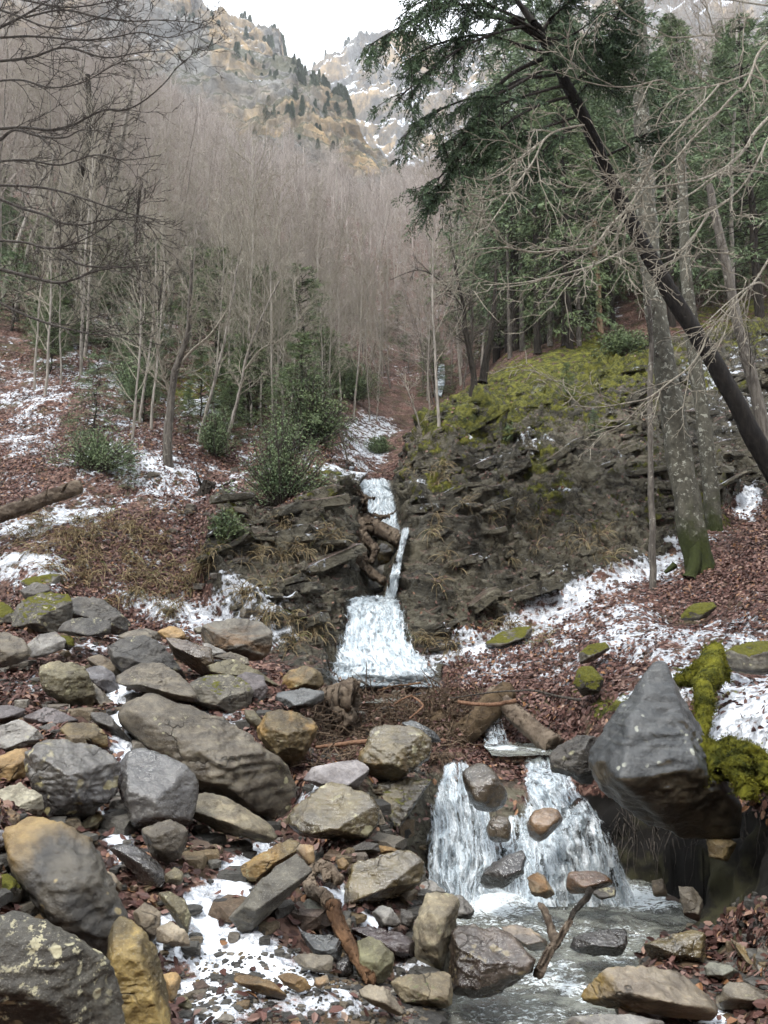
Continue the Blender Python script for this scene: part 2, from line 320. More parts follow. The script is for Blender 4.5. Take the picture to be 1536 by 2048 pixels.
('E', [(630,680),(700,520),(760,465),(1000,425),(1090,490),(1092,560),(1040,650),(900,690),(700,765),(635,750)], 4.0, .8, 'olivesheen', 1, 'flat wet olive boulder shining on top near the foot of the cascade', [(720,600,.35),(1060,540,.4),(950,600,.45)]),
('E', [(1070,620),(1120,570),(1200,620),(1232,660),(1130,695),(1060,685)], 4.3, 1., 'greypale', 1, 'grey rounded stone at the edge of the foaming pool'),
('E', [(1240,660),(1330,680),(1392,760),(1370,800),(1290,795)], 4.1, 1., 'greypale', 1, 'grey-green stone behind the tall tan rock by the pool'),
('E', [(1050,880),(1080,780),(1130,670),(1230,660),(1302,700),(1290,820),(1240,1000),(1212,1082),(1070,1050)], 3.7, .8, 'tanrough', 1, 'tall pale tan rock standing upright at the stream bank', [(1150,760,.5),(1220,900,.45)]),
('N', [(899,1922),(912,1861),(926,1847),(1000,1855),(1030,1880),(1066,1920),(1050,1945),(1000,1978),(960,1992),(905,1978)], 3.65, .8, 'brownwet', 1, 'dark chocolate-brown wet boulder standing in the stream'),
('E', [(750,930),(800,900),(870,930),(942,1000),(930,1100),(870,1167),(780,1150),(740,1100)], 3.4, .85, 'oliveclean', 1, 'smooth olive-green rock touching the lower end of the driftwood'),
('E', [(690,860),(820,850),(980,880),(1062,940),(1040,1030),(960,1025),(850,960),(740,910)], 3.7, .8, 'purplewet', 1, 'purple-brown wet rock behind the smooth olive-green rock'),
('E', [(310,930),(400,890),(600,905),(637,940),(620,1150),(580,1130),(500,1010),(400,980)], 3.4, .7, 'slate', 1, 'blue-grey slate block with a broad flat top'),
('E', [(385,1020),(450,1000),(590,995),(587,1090),(540,1100),(440,1075)], 3.2, .9, 'greybrown', 1, 'brown wedge rock in front of the blue-grey slate block'),
('E', [(400,800),(450,700),(500,680),(612,700),(600,770),(480,862)], 3.65, .8, 'greygreen', 1, 'pale grey-green flat rock beside the driftwood'),
('E', [(825,770),(880,725),(930,740),(982,820),(950,850),(870,842)], 3.75, .9, 'greypale', 1, 'grey stone with white veins under the shining olive boulder'),
('E', [(980,740),(1040,760),(1062,800),(1040,860),(985,832)], 3.8, .9, 'greydark', 1, 'small dark striped stone beside the white-veined one'),
('E', [(625,480),(660,458),(692,500),(670,532),(635,520)], 3.95, 1., 'ochre', 1, 'small golden ochre round stone above the driftwood'),
('E', [(935,1160),(1000,1120),(1220,1085),(1257,1120),(1262,1280),(1220,1302),(1010,1292)], 3.2, .8, 'tanlichen', 1, 'rounded yellow-tan boulder at the near stream edge'),
('E', [(750,1200),(820,1160),(900,1190),(1002,1330),(960,1345),(860,1295),(760,1250)], 3.0, .8, 'tanlight', 1, 'tan and grey wedge rock sloping to the water in the foreground'),
('E', [(50,1130),(110,1110),(250,1150),(332,1220),(320,1252),(230,1225),(100,1180)], 2.95, .8, 'ochre', 1, 'flat ochre stone sunk in the snow, the left one of two'),
('E', [(290,1120),(350,1100),(440,1140),(477,1190),(400,1207),(350,1180)], 3.02, .8, 'ochre', 1, 'flat ochre stone sunk in the snow, the right one of two'),
('E', [(500,1130),(570,1115),(582,1170),(530,1192),(500,1170)], 3.02, 1., 'tan', 1, 'small yellow cube stone in the snow below the slate block'),
('E', [(620,1030),(700,1010),(717,1110),(640,1127)], 3.4, .9, 'blackwet', 1, 'black stone between the slate block and the driftwood'),
('E', [(690,415),(790,370),(855,385),(862,435),(700,442)], 4.25, 1., 'greydark', 1, 'dark flat stone under the large olive boulder'),
('E', [(855,390),(940,405),(985,432),(870,445)], 4.3, 1., 'ochre', 1, 'orange flat stone between the black mossy boulder and the shining one'),
('B', [(155,555),(210,490),(290,470),(350,500),(372,560),(330,582),(200,592)], 6.7, .8, 'ochredark', 1, 'rounded ochre-brown boulder at the left foot of the main fall'),
('B', [(140,640),(150,605),(280,580),(365,600),(372,640),(300,672),(190,692),(150,680)], 6.35, .9, 'slate', 1, 'flat greenish slate stone below the rounded ochre-brown boulder'),
('B', [(1085,1010),(1110,965),(1190,950),(1250,1000),(1320,1120),(1302,1180),(1240,1217),(1150,1200),(1110,1130)], 5.2, .9, 'roundwet', 0, 'rounded brown boulder splitting the top of the lower cascade'),
('F', [(300,260),(330,190),(400,160),(460,175),(487,230),(440,290),(370,347),(320,320)], 4.95, 1., 'roundwet2', 0, 'egg-shaped red-brown boulder perched in the cascade'),
('F', [(95,260),(130,210),(200,200),(222,260),(210,340),(130,347),(95,310)], 5.05, .9, 'roundwet', 0, 'brown square stone amid the falling water left of the egg-shaped boulder'),
('F', [(50,580),(90,480),(180,420),(280,380),(297,420),(280,510),(180,575)], 4.75, .8, 'blackwet', 0, 'black pointed rock at the base of the lower cascade'),
('F', [(305,530),(360,500),(400,530),(442,610),(400,632),(330,612)], 4.7, .9, 'tan', 1, 'tan stone washed by foam below the egg-shaped boulder'),
('F', [(490,570),(520,490),(640,480),(720,520),(742,560),(640,602),(510,612)], 4.75, .9, 'roundwet2', 1, 'reddish flat rock with water sheeting over its top'),
('F', [(630,600),(700,575),(752,570),(752,620),(680,640)], 4.65, 1., 'greydark', 1, 'small dark stone right of the reddish flat rock'),
('F', [(520,880),(540,830),(700,790),(800,780),(802,860),(770,917),(600,922)], 4.1, .9, 'blackwet', 1, 'black slate slab in the middle of the stream'),
('F', [(150,770),(230,750),(330,790),(400,850),(402,890),(330,902),(260,855)], 4.05, .9, 'striped', 1, 'striped grey and brown slab behind the chocolate-brown boulder'),
('F', [(890,870),(960,840),(1100,800),(1200,790),(1212,850),(1200,960),(1000,962),(900,950)], 3.75, .8, 'olivesheen', 1, 'wet yellow-olive slab at the right side of the stream'),
('F', [(555,1120),(600,1050),(700,990),(1000,955),(1060,1000),(1200,1090),(1252,1190),(1200,1260),(1000,1250),(780,1210),(620,1180)], 3.15, .7, 'twotone', 1, 'big pale brown boulder at the near right, golden wet on its right end', [(1040,1100,.5),(700,1060,.4)]),
('F', [(480,1300),(540,1240),(800,1225),(980,1262),(990,1330),(480,1330)], 2.85, .9, 'greypale', 1, 'grey boulder top cut by the bottom edge near the stream'),
('F', [(1270,830),(1300,760),(1350,840),(1480,900),(1560,970),(1560,1095),(1400,1010),(1280,910)], 3.55, .8, 'tanlichen', 1, 'long lichened rock slanting down at the right edge under the leaves'),
('F', [(1210,990),(1240,960),(1340,975),(1382,1010),(1340,1057),(1230,1042)], 3.45, 1., 'greygreen', 1, 'small grey-green stone right of the wet yellow-olive slab'),
('F', [(1290,1150),(1330,1060),(1420,1070),(1560,1130),(1560,1210),(1300,1195)], 3.2, .9, 'greybrown', 1, 'dim brown rock in the bottom right corner'),
('F', [(1080,570),(1150,575),(1202,640),(1180,740),(1110,722)], 4.35, .9, 'greybrown', 1, 'dark upright stone in the hollow below the slanted boulder'),
('F', [(1220,320),(1300,310),(1372,350),(1330,440),(1240,422)], 4.5, .9, 'ochredark', 0, 'dark ochre block under the belly of the slanted boulder'),
('F', [(940,540),(1000,530),(1022,620),(950,622)], 4.75, .9, 'tan', 1, 'small tan stone at the right rim of the cascade pool'),
('C', [(950,478),(1010,490),(1060,590),(1100,720),(1170,900),(1250,1000),(1390,1180),(1370,1330),(1100,1335),(860,1210),(700,1085),(640,930),(740,740),(930,560)], 4.5, .62, 'slanted', 0, 'huge slanted grey boulder with a pale spotted face and sharp crest', [(1165,975,.6),(800,1035,.75),(825,790,.42),(955,560,.12),(690,1040,.28)]),
('C', [(435,900),(480,820),(560,825),(720,720),(745,760),(680,930),(690,1060),(600,1062),(440,1000)], 5.3, .8, 'greydark', 1, 'dark brown boulder between the lower fall lip and the slanted boulder'),
('C', [(1320,400),(1400,350),(1560,345),(1560,495),(1450,512),(1340,480)], 6.2, .8, 'mossy', 1, 'mossy rock at the right edge above the snow and the mossy root'),
('C', [(1095,205),(1150,150),(1250,140),(1272,170),(1200,235),(1090,232)], 8.3, .8, 'mossgreen', 1, 'flat moss-covered stone amid red leaves on the right slope'),
('C', [(575,400),(620,360),(700,345),(722,380),(640,440),(580,452)], 7.5, .9, 'mossy', 1, 'small grey stone with mossy side in the leaves above the hollow bank'),
('C', [(90,350),(170,290),(330,258),(310,320),(160,372)], 9.1, .8, 'mossy', 1, 'low mossy rock crossing the snow strip below the cliff'),
('C', [(560,480),(620,460),(690,540),(670,600),(590,620),(540,560)], 6.7, .9, 'mossgreen', 1, 'mossy hump at the hollow bank left of the slanted boulder'),
('G', [(640,790),(680,760),(760,800),(792,870),(780,915),(650,945),(635,860)], 11.7, .9, 'olivewet', 0, 'olive boulder jammed under the broken log in the upper fall'),
('G', [(610,990),(680,940),(780,920),(805,960),(805,1090),(690,1090)], 11.7, .8, 'greypale', 0, 'pale wet boulder beside the thin upper chute of water'),
('G', [(395,1175),(440,1110),(560,1060),(690,1080),(705,1170),(560,1205),(440,1195)], 11.4, .8, 'greydark', 0, 'dark boulder at the foot of the jammed roots'),
]
def opts(c, pts):
    ox, oy, s = CR[c]
    return [(ox + p[0] / s, oy + p[1] / s, *p[2:]) for p in pts]

# ------------------------------------------------------------------ terrain control points (pixel, pixel, distance)
TC = """-250 1500 5;-250 1200 8;-250 900 12;-250 600 19;-250 300 55;-250 180 150
0 1250 8.6;0 1130 9.5;0 1050 10.3;0 900 12.5;0 750 15.5;0 600 21;0 400 38;0 290 62;0 200 150
200 1250 8.8;200 1130 9.6;200 1050 10.2;200 920 12;200 800 14.5;200 690 18;200 500 32;200 330 65;200 230 150
400 1270 8.6;400 1180 9.2;400 1060 10.2;400 960 11.8;400 850 14;400 740 17.5;400 600 29;400 430 60;400 300 130;400 265 200
550 1310 8.2;550 1200 9.1;550 1080 10;550 970 11.8;550 870 14;550 760 18;550 620 35;550 480 75;550 420 160;550 405 220
660 1340 8.6;650 1240 9.2;662 1120 10.0;658 1010 10.9;662 900 12.3;640 830 16;680 780 24;680 700 34;680 560 60;680 440 150;680 425 220
770 1385 8.5;760 1310 9.4;750 1222 10.5;760 1205 11.3;750 1090 12.7;755 990 13.7;760 965 15.2;720 900 18;780 900 18.5;830 860 23;870 800 30;885 740 35;860 680 42;850 600 60;820 500 95;780 440 150;760 420 220
890 1310 9.2;852 1210 9.5;838 1100 10.4;832 1000 11.2;850 900 12.7;885 850 14
1000 1260 9.5;1000 1150 10.2;1000 1020 11.1;1000 900 12.4;1000 830 14.5;1000 770 17.5;1000 720 22;1000 600 40;1000 480 80;1000 420 150
1150 1190 9.9;1150 1080 10.5;1150 950 11.6;1150 850 13.2;1150 770 16;1150 710 19;1150 640 24;1150 500 45;1150 350 90;1150 300 160
1320 1120 10.5;1320 1000 11.3;1320 880 12.8;1320 780 15.3;1320 700 18.5;1320 600 24;1320 450 40;1320 300 80;1320 230 160
1500 1040 11;1500 940 12.3;1500 820 14.3;1500 700 17.5;1500 600 22;1500 450 38;1500 250 80;1500 180 160
1750 1000 10;1750 800 14;1750 550 20;1750 350 40;1750 200 80
1000 1330 8.7;1150 1280 8.6;1300 1220 8.6;1450 1150 9;1536 1090 9.6
1100 1370 7.6;1250 1330 7.4;1400 1270 7.2;1536 1220 7.2
1230 1400 6.3;1400 1350 5.9;1536 1320 5.8
1480 1490 4.9;1600 1450 4.6;1530 1540 4.5;1400 1500 5.1
1400 1790 4.6;1300 1800 4.7;1480 1830 4.2;1480 1700 4.45
1500 1920 3.7;1560 1850 3.5;1700 1750 3.3;1450 2010 3.3;1300 2048 3.2
1000 1980 4.2;900 1900 4.75;1100 1850 5.0;950 2048 3.95;1250 1830 5.05;1150 2030 4.0;1200 1900 4.7
870 1800 5.2;870 1660 5.6;900 1555 5.9;1080 1800 5.25;1080 1665 5.7;1080 1555 6.0;1230 1770 5.3;1200 1655 5.7;1150 1555 6.05
1000 1512 6.35;1080 1512 6.4;1000 1490 6.9;1020 1455 7.3;1120 1500 6.5;1180 1470 6.3;1130 1420 7.0
700 1405 7.6;850 1405 7.6;930 1405 7.6;650 1500 6.3;750 1500 6.2;800 1560 5.7;640 1440 6.9;880 1480 6.5
650 1680 4.8;600 1770 4.2;450 1850 3.6;350 1950 3.2;450 2030 2.85;600 1980 3.1;750 2040 3.05;800 1890 3.75;600 1880 3.55;300 1740 3.75;240 1680 3.9;560 1720 4.2;860 1990 3.4"""
ctl = []
for t in TC.replace('\n', ';').split(';'):
    x, y, d = map(float, t.split()); u, e = UE(x, y); ctl.append((u, math.log(d), e, 1.0))
for b in BOULD:
    if b[5]:
        pts = np.array(opts(b[0], b[1])); h = np.ptp(pts[:, 1]); w = np.ptp(pts[:, 0]); d = b[2]
        x = (pts[:, 0].max() + pts[:, 0].min()) / 2; y = pts[:, 1].max() - .12 * h
        if -60 < x < 1600 and y < 2100:
            u, e = UE(x, y); ctl.append((u, math.log(d + .05), e, .3))
for X, Y, Z in [(0, 1.1, -1.65), (-1.5, 1.1, -1.5), (1.6, 1.1, -1.7), (0, 2, -1.72), (-2, 2, -1.25), (2.5, 2, -1.5), (-2.2, 1.2, -1.3), (2.6, 1.2, -1.5), (-.6, 2.2, -1.45), (.8, 2.6, -1.75)]:
    ctl.append((X / Y, math.log(Y), Z / Y, 1.0))
ctl = np.array(ctl)
def _k(r2): return r2 * np.log(r2 + 1e-9) * .5
WS = 1.0
cx_ = ctl[:, :2] * (1.6, WS)
D2 = ((cx_[:, None] - cx_[None]) ** 2).sum(-1)
n = len(ctl); A = np.zeros((n + 3, n + 3)); A[:n, :n] = _k(D2) + np.diag(4e-4 / ctl[:, 3])
A[:n, n] = 1; A[:n, n+1:] = cx_; A[n:, :n] = A[:n, n:].T
wt = np.linalg.solve(A, np.concatenate([ctl[:, 2], np.zeros(3)]))
def rbf(u, w):
    q = np.stack([u * 1.6, w * WS], 1); out = np.empty(len(q))
    for s in range(0, len(q), 20000):
        qq = q[s:s+20000]; r2 = ((qq[:, None] - cx_[None]) ** 2).sum(-1)
        out[s:s+20000] = _k(r2) @ wt[:n] + wt[n] + qq @ wt[n+1:]
    return out
GU = np.linspace(-1.4, 1.4, 281); GW = np.linspace(math.log(.9), math.log(300), 400)
uu, ww = np.meshgrid(np.clip(GU, -.85, .85), GW); GE = rbf(uu.ravel(), ww.ravel()).reshape(uu.shape)
GE += np.maximum(np.abs(GU) - .85, 0)[None] * .35 * np.minimum(np.exp(ww) / 8, 1)
def elev(u, w):
    a = np.clip((u - GU[0]) / (GU[1] - GU[0]), 0, len(GU) - 1.001); b = np.clip((w - GW[0]) / (GW[1] - GW[0]), 0, len(GW) - 1.001)
    i = a.astype(int); j = b.astype(int); a = a - i; b = b - j
    return (GE[j, i] * (1-a) + GE[j, i+1] * a) * (1-b) + (GE[j+1, i] * (1-a) + GE[j+1, i+1] * a) * b
def height(x, y):
    x = np.atleast_1d(np.asarray(x, float)); y = np.atleast_1d(np.asarray(y, float)); yy = np.maximum(y, .95)
    return yy * elev(x / yy, np.log(yy)) + EYE
_dd = np.exp(np.linspace(math.log(1.5), math.log(290), 1600))
def hit(px, py, dmin=1.5):
    """where the sight line of a pixel meets the ground"""
    u, e = UE(px, py); g = elev(np.full(len(_dd), u), np.log(_dd)); ok = (g >= e) & (_dd >= dmin)
    d = _dd[np.argmax(ok)] if ok.any() else 290.
    return np.array((u * d, d, d * float(elev(np.array([u]), np.array([math.log(d)]))[0]) + EYE))

# ------------------------------------------------------------------ surface masks on the ground
def poly_sd(px, py, poly):
    """signed distance (positive inside) to a pixel polygon"""
    poly = np.array(poly, float); inside = np.zeros(len(px), bool); dm = np.full(len(px), 1e9)
    for k in range(len(poly)):
        a, b = poly[k], poly[(k+1) % len(poly)]
        c = ((a[1] > py) != (b[1] > py)) & (px < (b[0]-a[0]) * (py-a[1]) / (b[1]-a[1] + 1e-9) + a[0]); inside ^= c
        ab = b - a; t = np.clip(((px-a[0])*ab[0] + (py-a[1])*ab[1]) / (ab @ ab), 0, 1)
        dm = np.minimum(dm, np.hypot(px - a[0] - t*ab[0], py - a[1] - t*ab[1]))
    return np.where(inside, dm, -dm)
def soft(px, py, poly, s, v=1.):
    return v * np.clip(poly_sd(px, py, poly) / s * .5 + .5, 0, 1)
def ell(px, py, cx, cy, rx, ry, ang, v):
    c, s = math.cos(R(ang)), math.sin(R(ang)); x = px - cx; y = py - cy
    q = ((x*c + y*s) / rx) ** 2 + ((-x*s + y*c) / ry) ** 2
    return v * np.exp(-q * q * .55)
SNOW = [(430,1790,90,45,-25,.95),(390,1870,90,60,0,.95),(500,1930,170,45,10,.85),(420,2000,110,60,0,.8),(650,2000,130,35,0,.75),(240,1670,25,70,-35,1.),(235,1510,20,50,-15,1),(500,1710,60,22,-20,.9),
 (720,1850,60,25,0,.8),(830,1940,50,20,0,.9),(660,1790,50,30,0,.8),(240,1400,30,50,-30,.9),(430,1440,60,30,0,.6),(650,1860,60,30,0,.6),(80,1340,70,35,0,.7),(1410,2040,60,20,0,.9),(610,1590,30,40,0,.8),
 (60,800,120,60,0,.62),(60,880,90,50,0,.6),(280,940,190,45,12,.78),(100,1050,130,28,-18,.85),(380,1225,190,32,12,.95),(60,1160,80,35,0,.95),(560,1280,60,15,0,.9),(260,640,120,50,20,.42),(200,760,160,60,10,.5),
 (600,920,120,60,0,.5),(330,1000,260,60,0,.45),(480,1210,120,30,10,.8),(250,1100,160,40,0,.35),(720,900,50,50,0,.7),(740,860,60,30,0,.6),(670,960,60,20,30,.8),(400,820,40,12,15,.9),(230,1280,120,25,0,.5),
 (1240,1160,200,26,-24,1.),(930,1305,70,26,-5,1.05),(1080,1240,190,32,-28,1.),(1010,1330,110,25,-20,.7),(1300,1270,300,70,-5,.62),(1480,1440,110,80,0,.9),(1340,1360,110,45,0,.6),(1500,1010,30,26,0,1),(1460,770,110,50,0,.55),
 (1500,1360,100,40,0,.85),(1440,1490,60,50,0,.9),(330,1860,40,60,30,.9),(470,1900,120,50,15,.95),(560,1960,60,30,0,.9),(1200,1190,60,20,0,.7),(1040,940,90,12,5,.5),(1010,1140,60,9,5,.62),(1250,940,60,8,10,.55),(1120,990,35,12,20,.7),(1200,620,40,30,0,.5),(870,980,50,10,0,.4),(1000,900,120,9,8,.5),(1480,900,90,20,0,.35)]
ROCKP = [[(800,960),(860,860),(960,790),(1100,760),(1300,700),(1700,620),(1700,1020),(1480,1000),(1330,1105),(1200,1160),(1060,1215),(990,1270),(900,1290),(880,1370),(800,1370),(600,1370),(520,1290),(430,1200),(400,1100),(440,1010),(580,1040),(640,960),(680,930),(700,960)],
         [(560,1500),(900,1520),(1500,1600),(1536,2400),(800,2400),(820,2000),(780,1850),(680,1750)]]
MOSS = [(1130,770,250,75,-12,1.),(1200,715,140,36,-5,1.),(970,825,150,75,-28,.9),(1100,850,200,50,-8,.66),(880,960,60,70,-20,.62),(1100,1010,60,60,0,.6),(1000,1000,90,50,0,.45),(1300,900,70,80,0,.55),(1230,770,90,40,0,.7),(900,880,80,30,-20,.75),(1000,890,120,40,10,.55),(1080,960,30,70,10,.75),(1190,1020,120,60,0,.42),(1380,1010,120,60,0,.5),
 (400,790,75,50,0,.95),(420,750,70,40,0,.7),(120,620,50,30,20,.7),(200,600,90,40,0,.35),(460,830,60,40,0,.5),(210,1020,40,16,0,.7),(350,960,60,30,0,.4),(640,950,30,90,-10,.62),(870,970,60,60,0,.5),
 (1490,660,140,70,0,.8),(1400,780,60,40,0,.75),(1400,1040,70,40,0,.7),(1060,1280,60,22,-12,.9),(1180,1370,60,30,0,.7),(1230,1400,70,40,0,.8),(1400,1350,60,60,0,.9),(1450,1480,120,30,0,.7),(450,1080,60,30,0,.6),(130,1180,40,20,0,.6)]
def masks(V):
    px, py = to_px(V); d = V[:, 1]
    px = px + 10 * fbm(V, 2.2, 3); py = py + 8 * fbm(V, 2.2, 3, off=9)
    s = np.zeros(len(V)); m = np.zeros(len(V))
    for q in SNOW: s = np.maximum(s, ell(px, py, *q))
    s = np.where(d > 7, np.minimum(s * .88, .8), s)
    for q in MOSS: m = np.maximum(m, ell(px, py, *q))
    r = np.maximum(soft(px, py, ROCKP[0], 22), soft(px, py, ROCKP[1], 30, .8))
    r = r * (d < 24)
    cave_shade = soft(px, py, [(1150,1560),(1230,1590),(1420,1600),(1560,1600),(1640,1780),(1520,1860),(1330,1850),(1240,1780),(1220,1690)], 14) * (d < 7)  # shade of the hollow under the bank, painted into the ground
    r = r - .42 * soft(px, py, [(-80,1260),(400,1300),(640,1400),(620,1600),(560,1720),(250,1720),(150,1650),(-80,1700)], 40) * (d < 8.3)  # darker soil between the boulders, the shade of the gaps painted in
    r = np.where(cave_shade > .3, -1.2 * cave_shade, r)
    r = np.where((px > 1235) & (d > 3.9) & (d < 5.3) & (V[:, 2] < EYE - .8) & (V[:, 2] > EYE - 1.72), -1.2, r)  # back wall of the hollow, painted with the same shade
    s = np.maximum(s, soft(px, py, [(-100,680),(250,690),(700,840),(720,960),(560,1040),(420,1060),(380,1170),(620,1290),(-100,1230)], 60, .36))
    s = np.maximum(s, soft(px, py, [(900,1310),(1150,1180),(1350,1120),(1600,1180),(1600,1600),(1400,1480),(1250,1370),(1000,1350)], 40, .36))
    s = np.maximum(s, soft(px, py, [(1340,760),(1600,640),(1600,1000),(1400,960)], 60, .42))
    far = np.clip((d - 24) / 10, 0, 1); s = s * (1 - far) + .2 * far; m = m * (1 - far) + .1 * far
    return r, m, s
# ------------------------------------------------------------------ materials
SOIL = (.022, .016, .011)
def ground_mat():
    m = M('leaf_litter_rock_snow'); p = m.pos(); r, mo, sn = m.attr('rock'), m.attr('moss'), m.attr('snow')
    lc = m.voro(m.vm('ADD', p, m.vscale(m.noise(p, 30, 2, out='Color'), .03)), 30, out='Color')
    sep = m.n('ShaderNodeSeparateColor'); m.put(sep.inputs[0], lc)
    leaf = m.ramp(sep.outputs[0], [(0, (.024, .014, .012)), (.3, (.07, .034, .027)), (.6, (.135, .072, .057)), (.85, (.23, .15, .12)), (1, (.11, .06, .045))])
    leaf = m.mix(m.step(m.noise(p, 2.2, 5, .65), .38, .62), m.mix(.6, leaf, SOIL), leaf)
    big = m.noise(p, .9, 5, .62, .5); mid = m.noise(p, 5, 7, .68, .8)
    st = m.vm('MULTIPLY', p, (1.2, 1.2, 7.)); strat = m.noise(m.vm('ADD', st, m.vscale(m.noise(p, 1.4, 3, out='Color'), 2.)), 1.6, 6, .7)
    rock = m.mix(m.step(big, .36, .64), (.05, .047, .036), (.12, .108, .075))
    rock = m.mix(m.step(strat, .5, .64, 0., .6), rock, (.19, .175, .13))
    rock = m.mix(m.step(m.noise(m.vm('MULTIPLY', m.vm('ADD', p, m.vscale(m.noise(p, 3, 3, out='Color'), .4)), (1., 1., 3.)), 5, 5, .7), .56, .64, 0., .45), rock, (.24, .225, .18))
    crk = m.voro(m.vm('MULTIPLY', m.vm('ADD', p, m.vscale(m.noise(p, 2.5, 4, out='Color'), .7)), (1., 1., 2.4)), 2.6, 'DISTANCE_TO_EDGE')
    rock = m.mix(m.step(crk, .0, .05, .9, 0.), rock, (.012, .01, .008))
    rock = m.mix(m.step(mid, .32, .5, .9, 0.), rock, (.016, .013, .009))
    rock = m.mix(m.step(m.noise(p, 14, 5, .7), .54, .68, 0., .6), rock, (.052, .038, .018))
    rock = m.mix(m.step(m.noise(p, 40, 4, .7), .62, .78, 0., .35), rock, (.24, .225, .18))
    rk = m.step(m.math('ADD', r, m.math('MULTIPLY', m.math('SUBTRACT', m.noise(p, 3.5, 5, .7), .5), 1.3)), .38, .56)
    leaf = m.mix(m.step(r, -.6, -.2, 1., 0.), leaf, (.006, .005, .004))  # near-black where rock is negative: shade painted into the ground colour
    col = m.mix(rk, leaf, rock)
    # thin leaf drifts on ledges of the rock
    led = m.math('MULTIPLY', rk, m.step(m.math('ADD', m.nz(), m.math('MULTIPLY', m.noise(p, 4, 5, .7), .8)), 1.12, 1.24))
    col = m.mix(m.math('MULTIPLY', led, .7), col, leaf)
    mk = m.step(m.math('ADD', mo, m.math('MULTIPLY', m.math('SUBTRACT', m.noise(p, 3.2, 8, .78), .5), 3.6)), .62, .8)
    mc = m.mix(m.step(m.noise(p, 7, 6, .75), .35, .65), (.03, .038, .008), (.2, .195, .03))
    col = m.mix(mk, col, mc)
    gr = m.math('MULTIPLY', m.step(m.noise(p, 1.7, 6, .7), .5, .62), m.step(r, .0, .4, .55, 0.))
    col = m.mix(gr, col, (.05, .048, .02))
    sv = m.math('ADD', m.math('MULTIPLY', m.noise(p, 12, 5, .66), .5), m.math('MULTIPLY', m.noise(p, 2.6, 4, .6), .5))
    sk0 = m.math('ADD', sn, m.math('MULTIPLY', m.math('SUBTRACT', sv, .5), 4.0))
    sk0 = m.math('ADD', sk0, m.math('MULTIPLY', m.math('SUBTRACT', m.nz(), .8), .35))
    sk = m.step(sk0, .42, .72)
    sk = m.math('MULTIPLY', sk, m.step(sn, .12, .25))
    col = m.mix(sk, col, (.68, .715, .76))
    h = m.math('ADD', m.math('MULTIPLY', m.math('ADD', m.math('MULTIPLY', mid, 1.4), m.math('MULTIPLY', strat, 1.)), rk), m.math('MULTIPLY', sep.outputs[1], .35))
    h = m.math('ADD', h, m.math('MULTIPLY', mk, m.noise(p, 24, 5, .8)))
    h = m.math('ADD', m.math('MULTIPLY', h, m.math('SUBTRACT', 1., m.math('MULTIPLY', sk, .8))), m.math('MULTIPLY', m.step(sk0, .5, .95), .55))
    return m.set(col=col, rough=m.mix(rk, (.9,)*3, (.62,)*3), spec=.25, nrm=m.bump(h, .06, 1.))

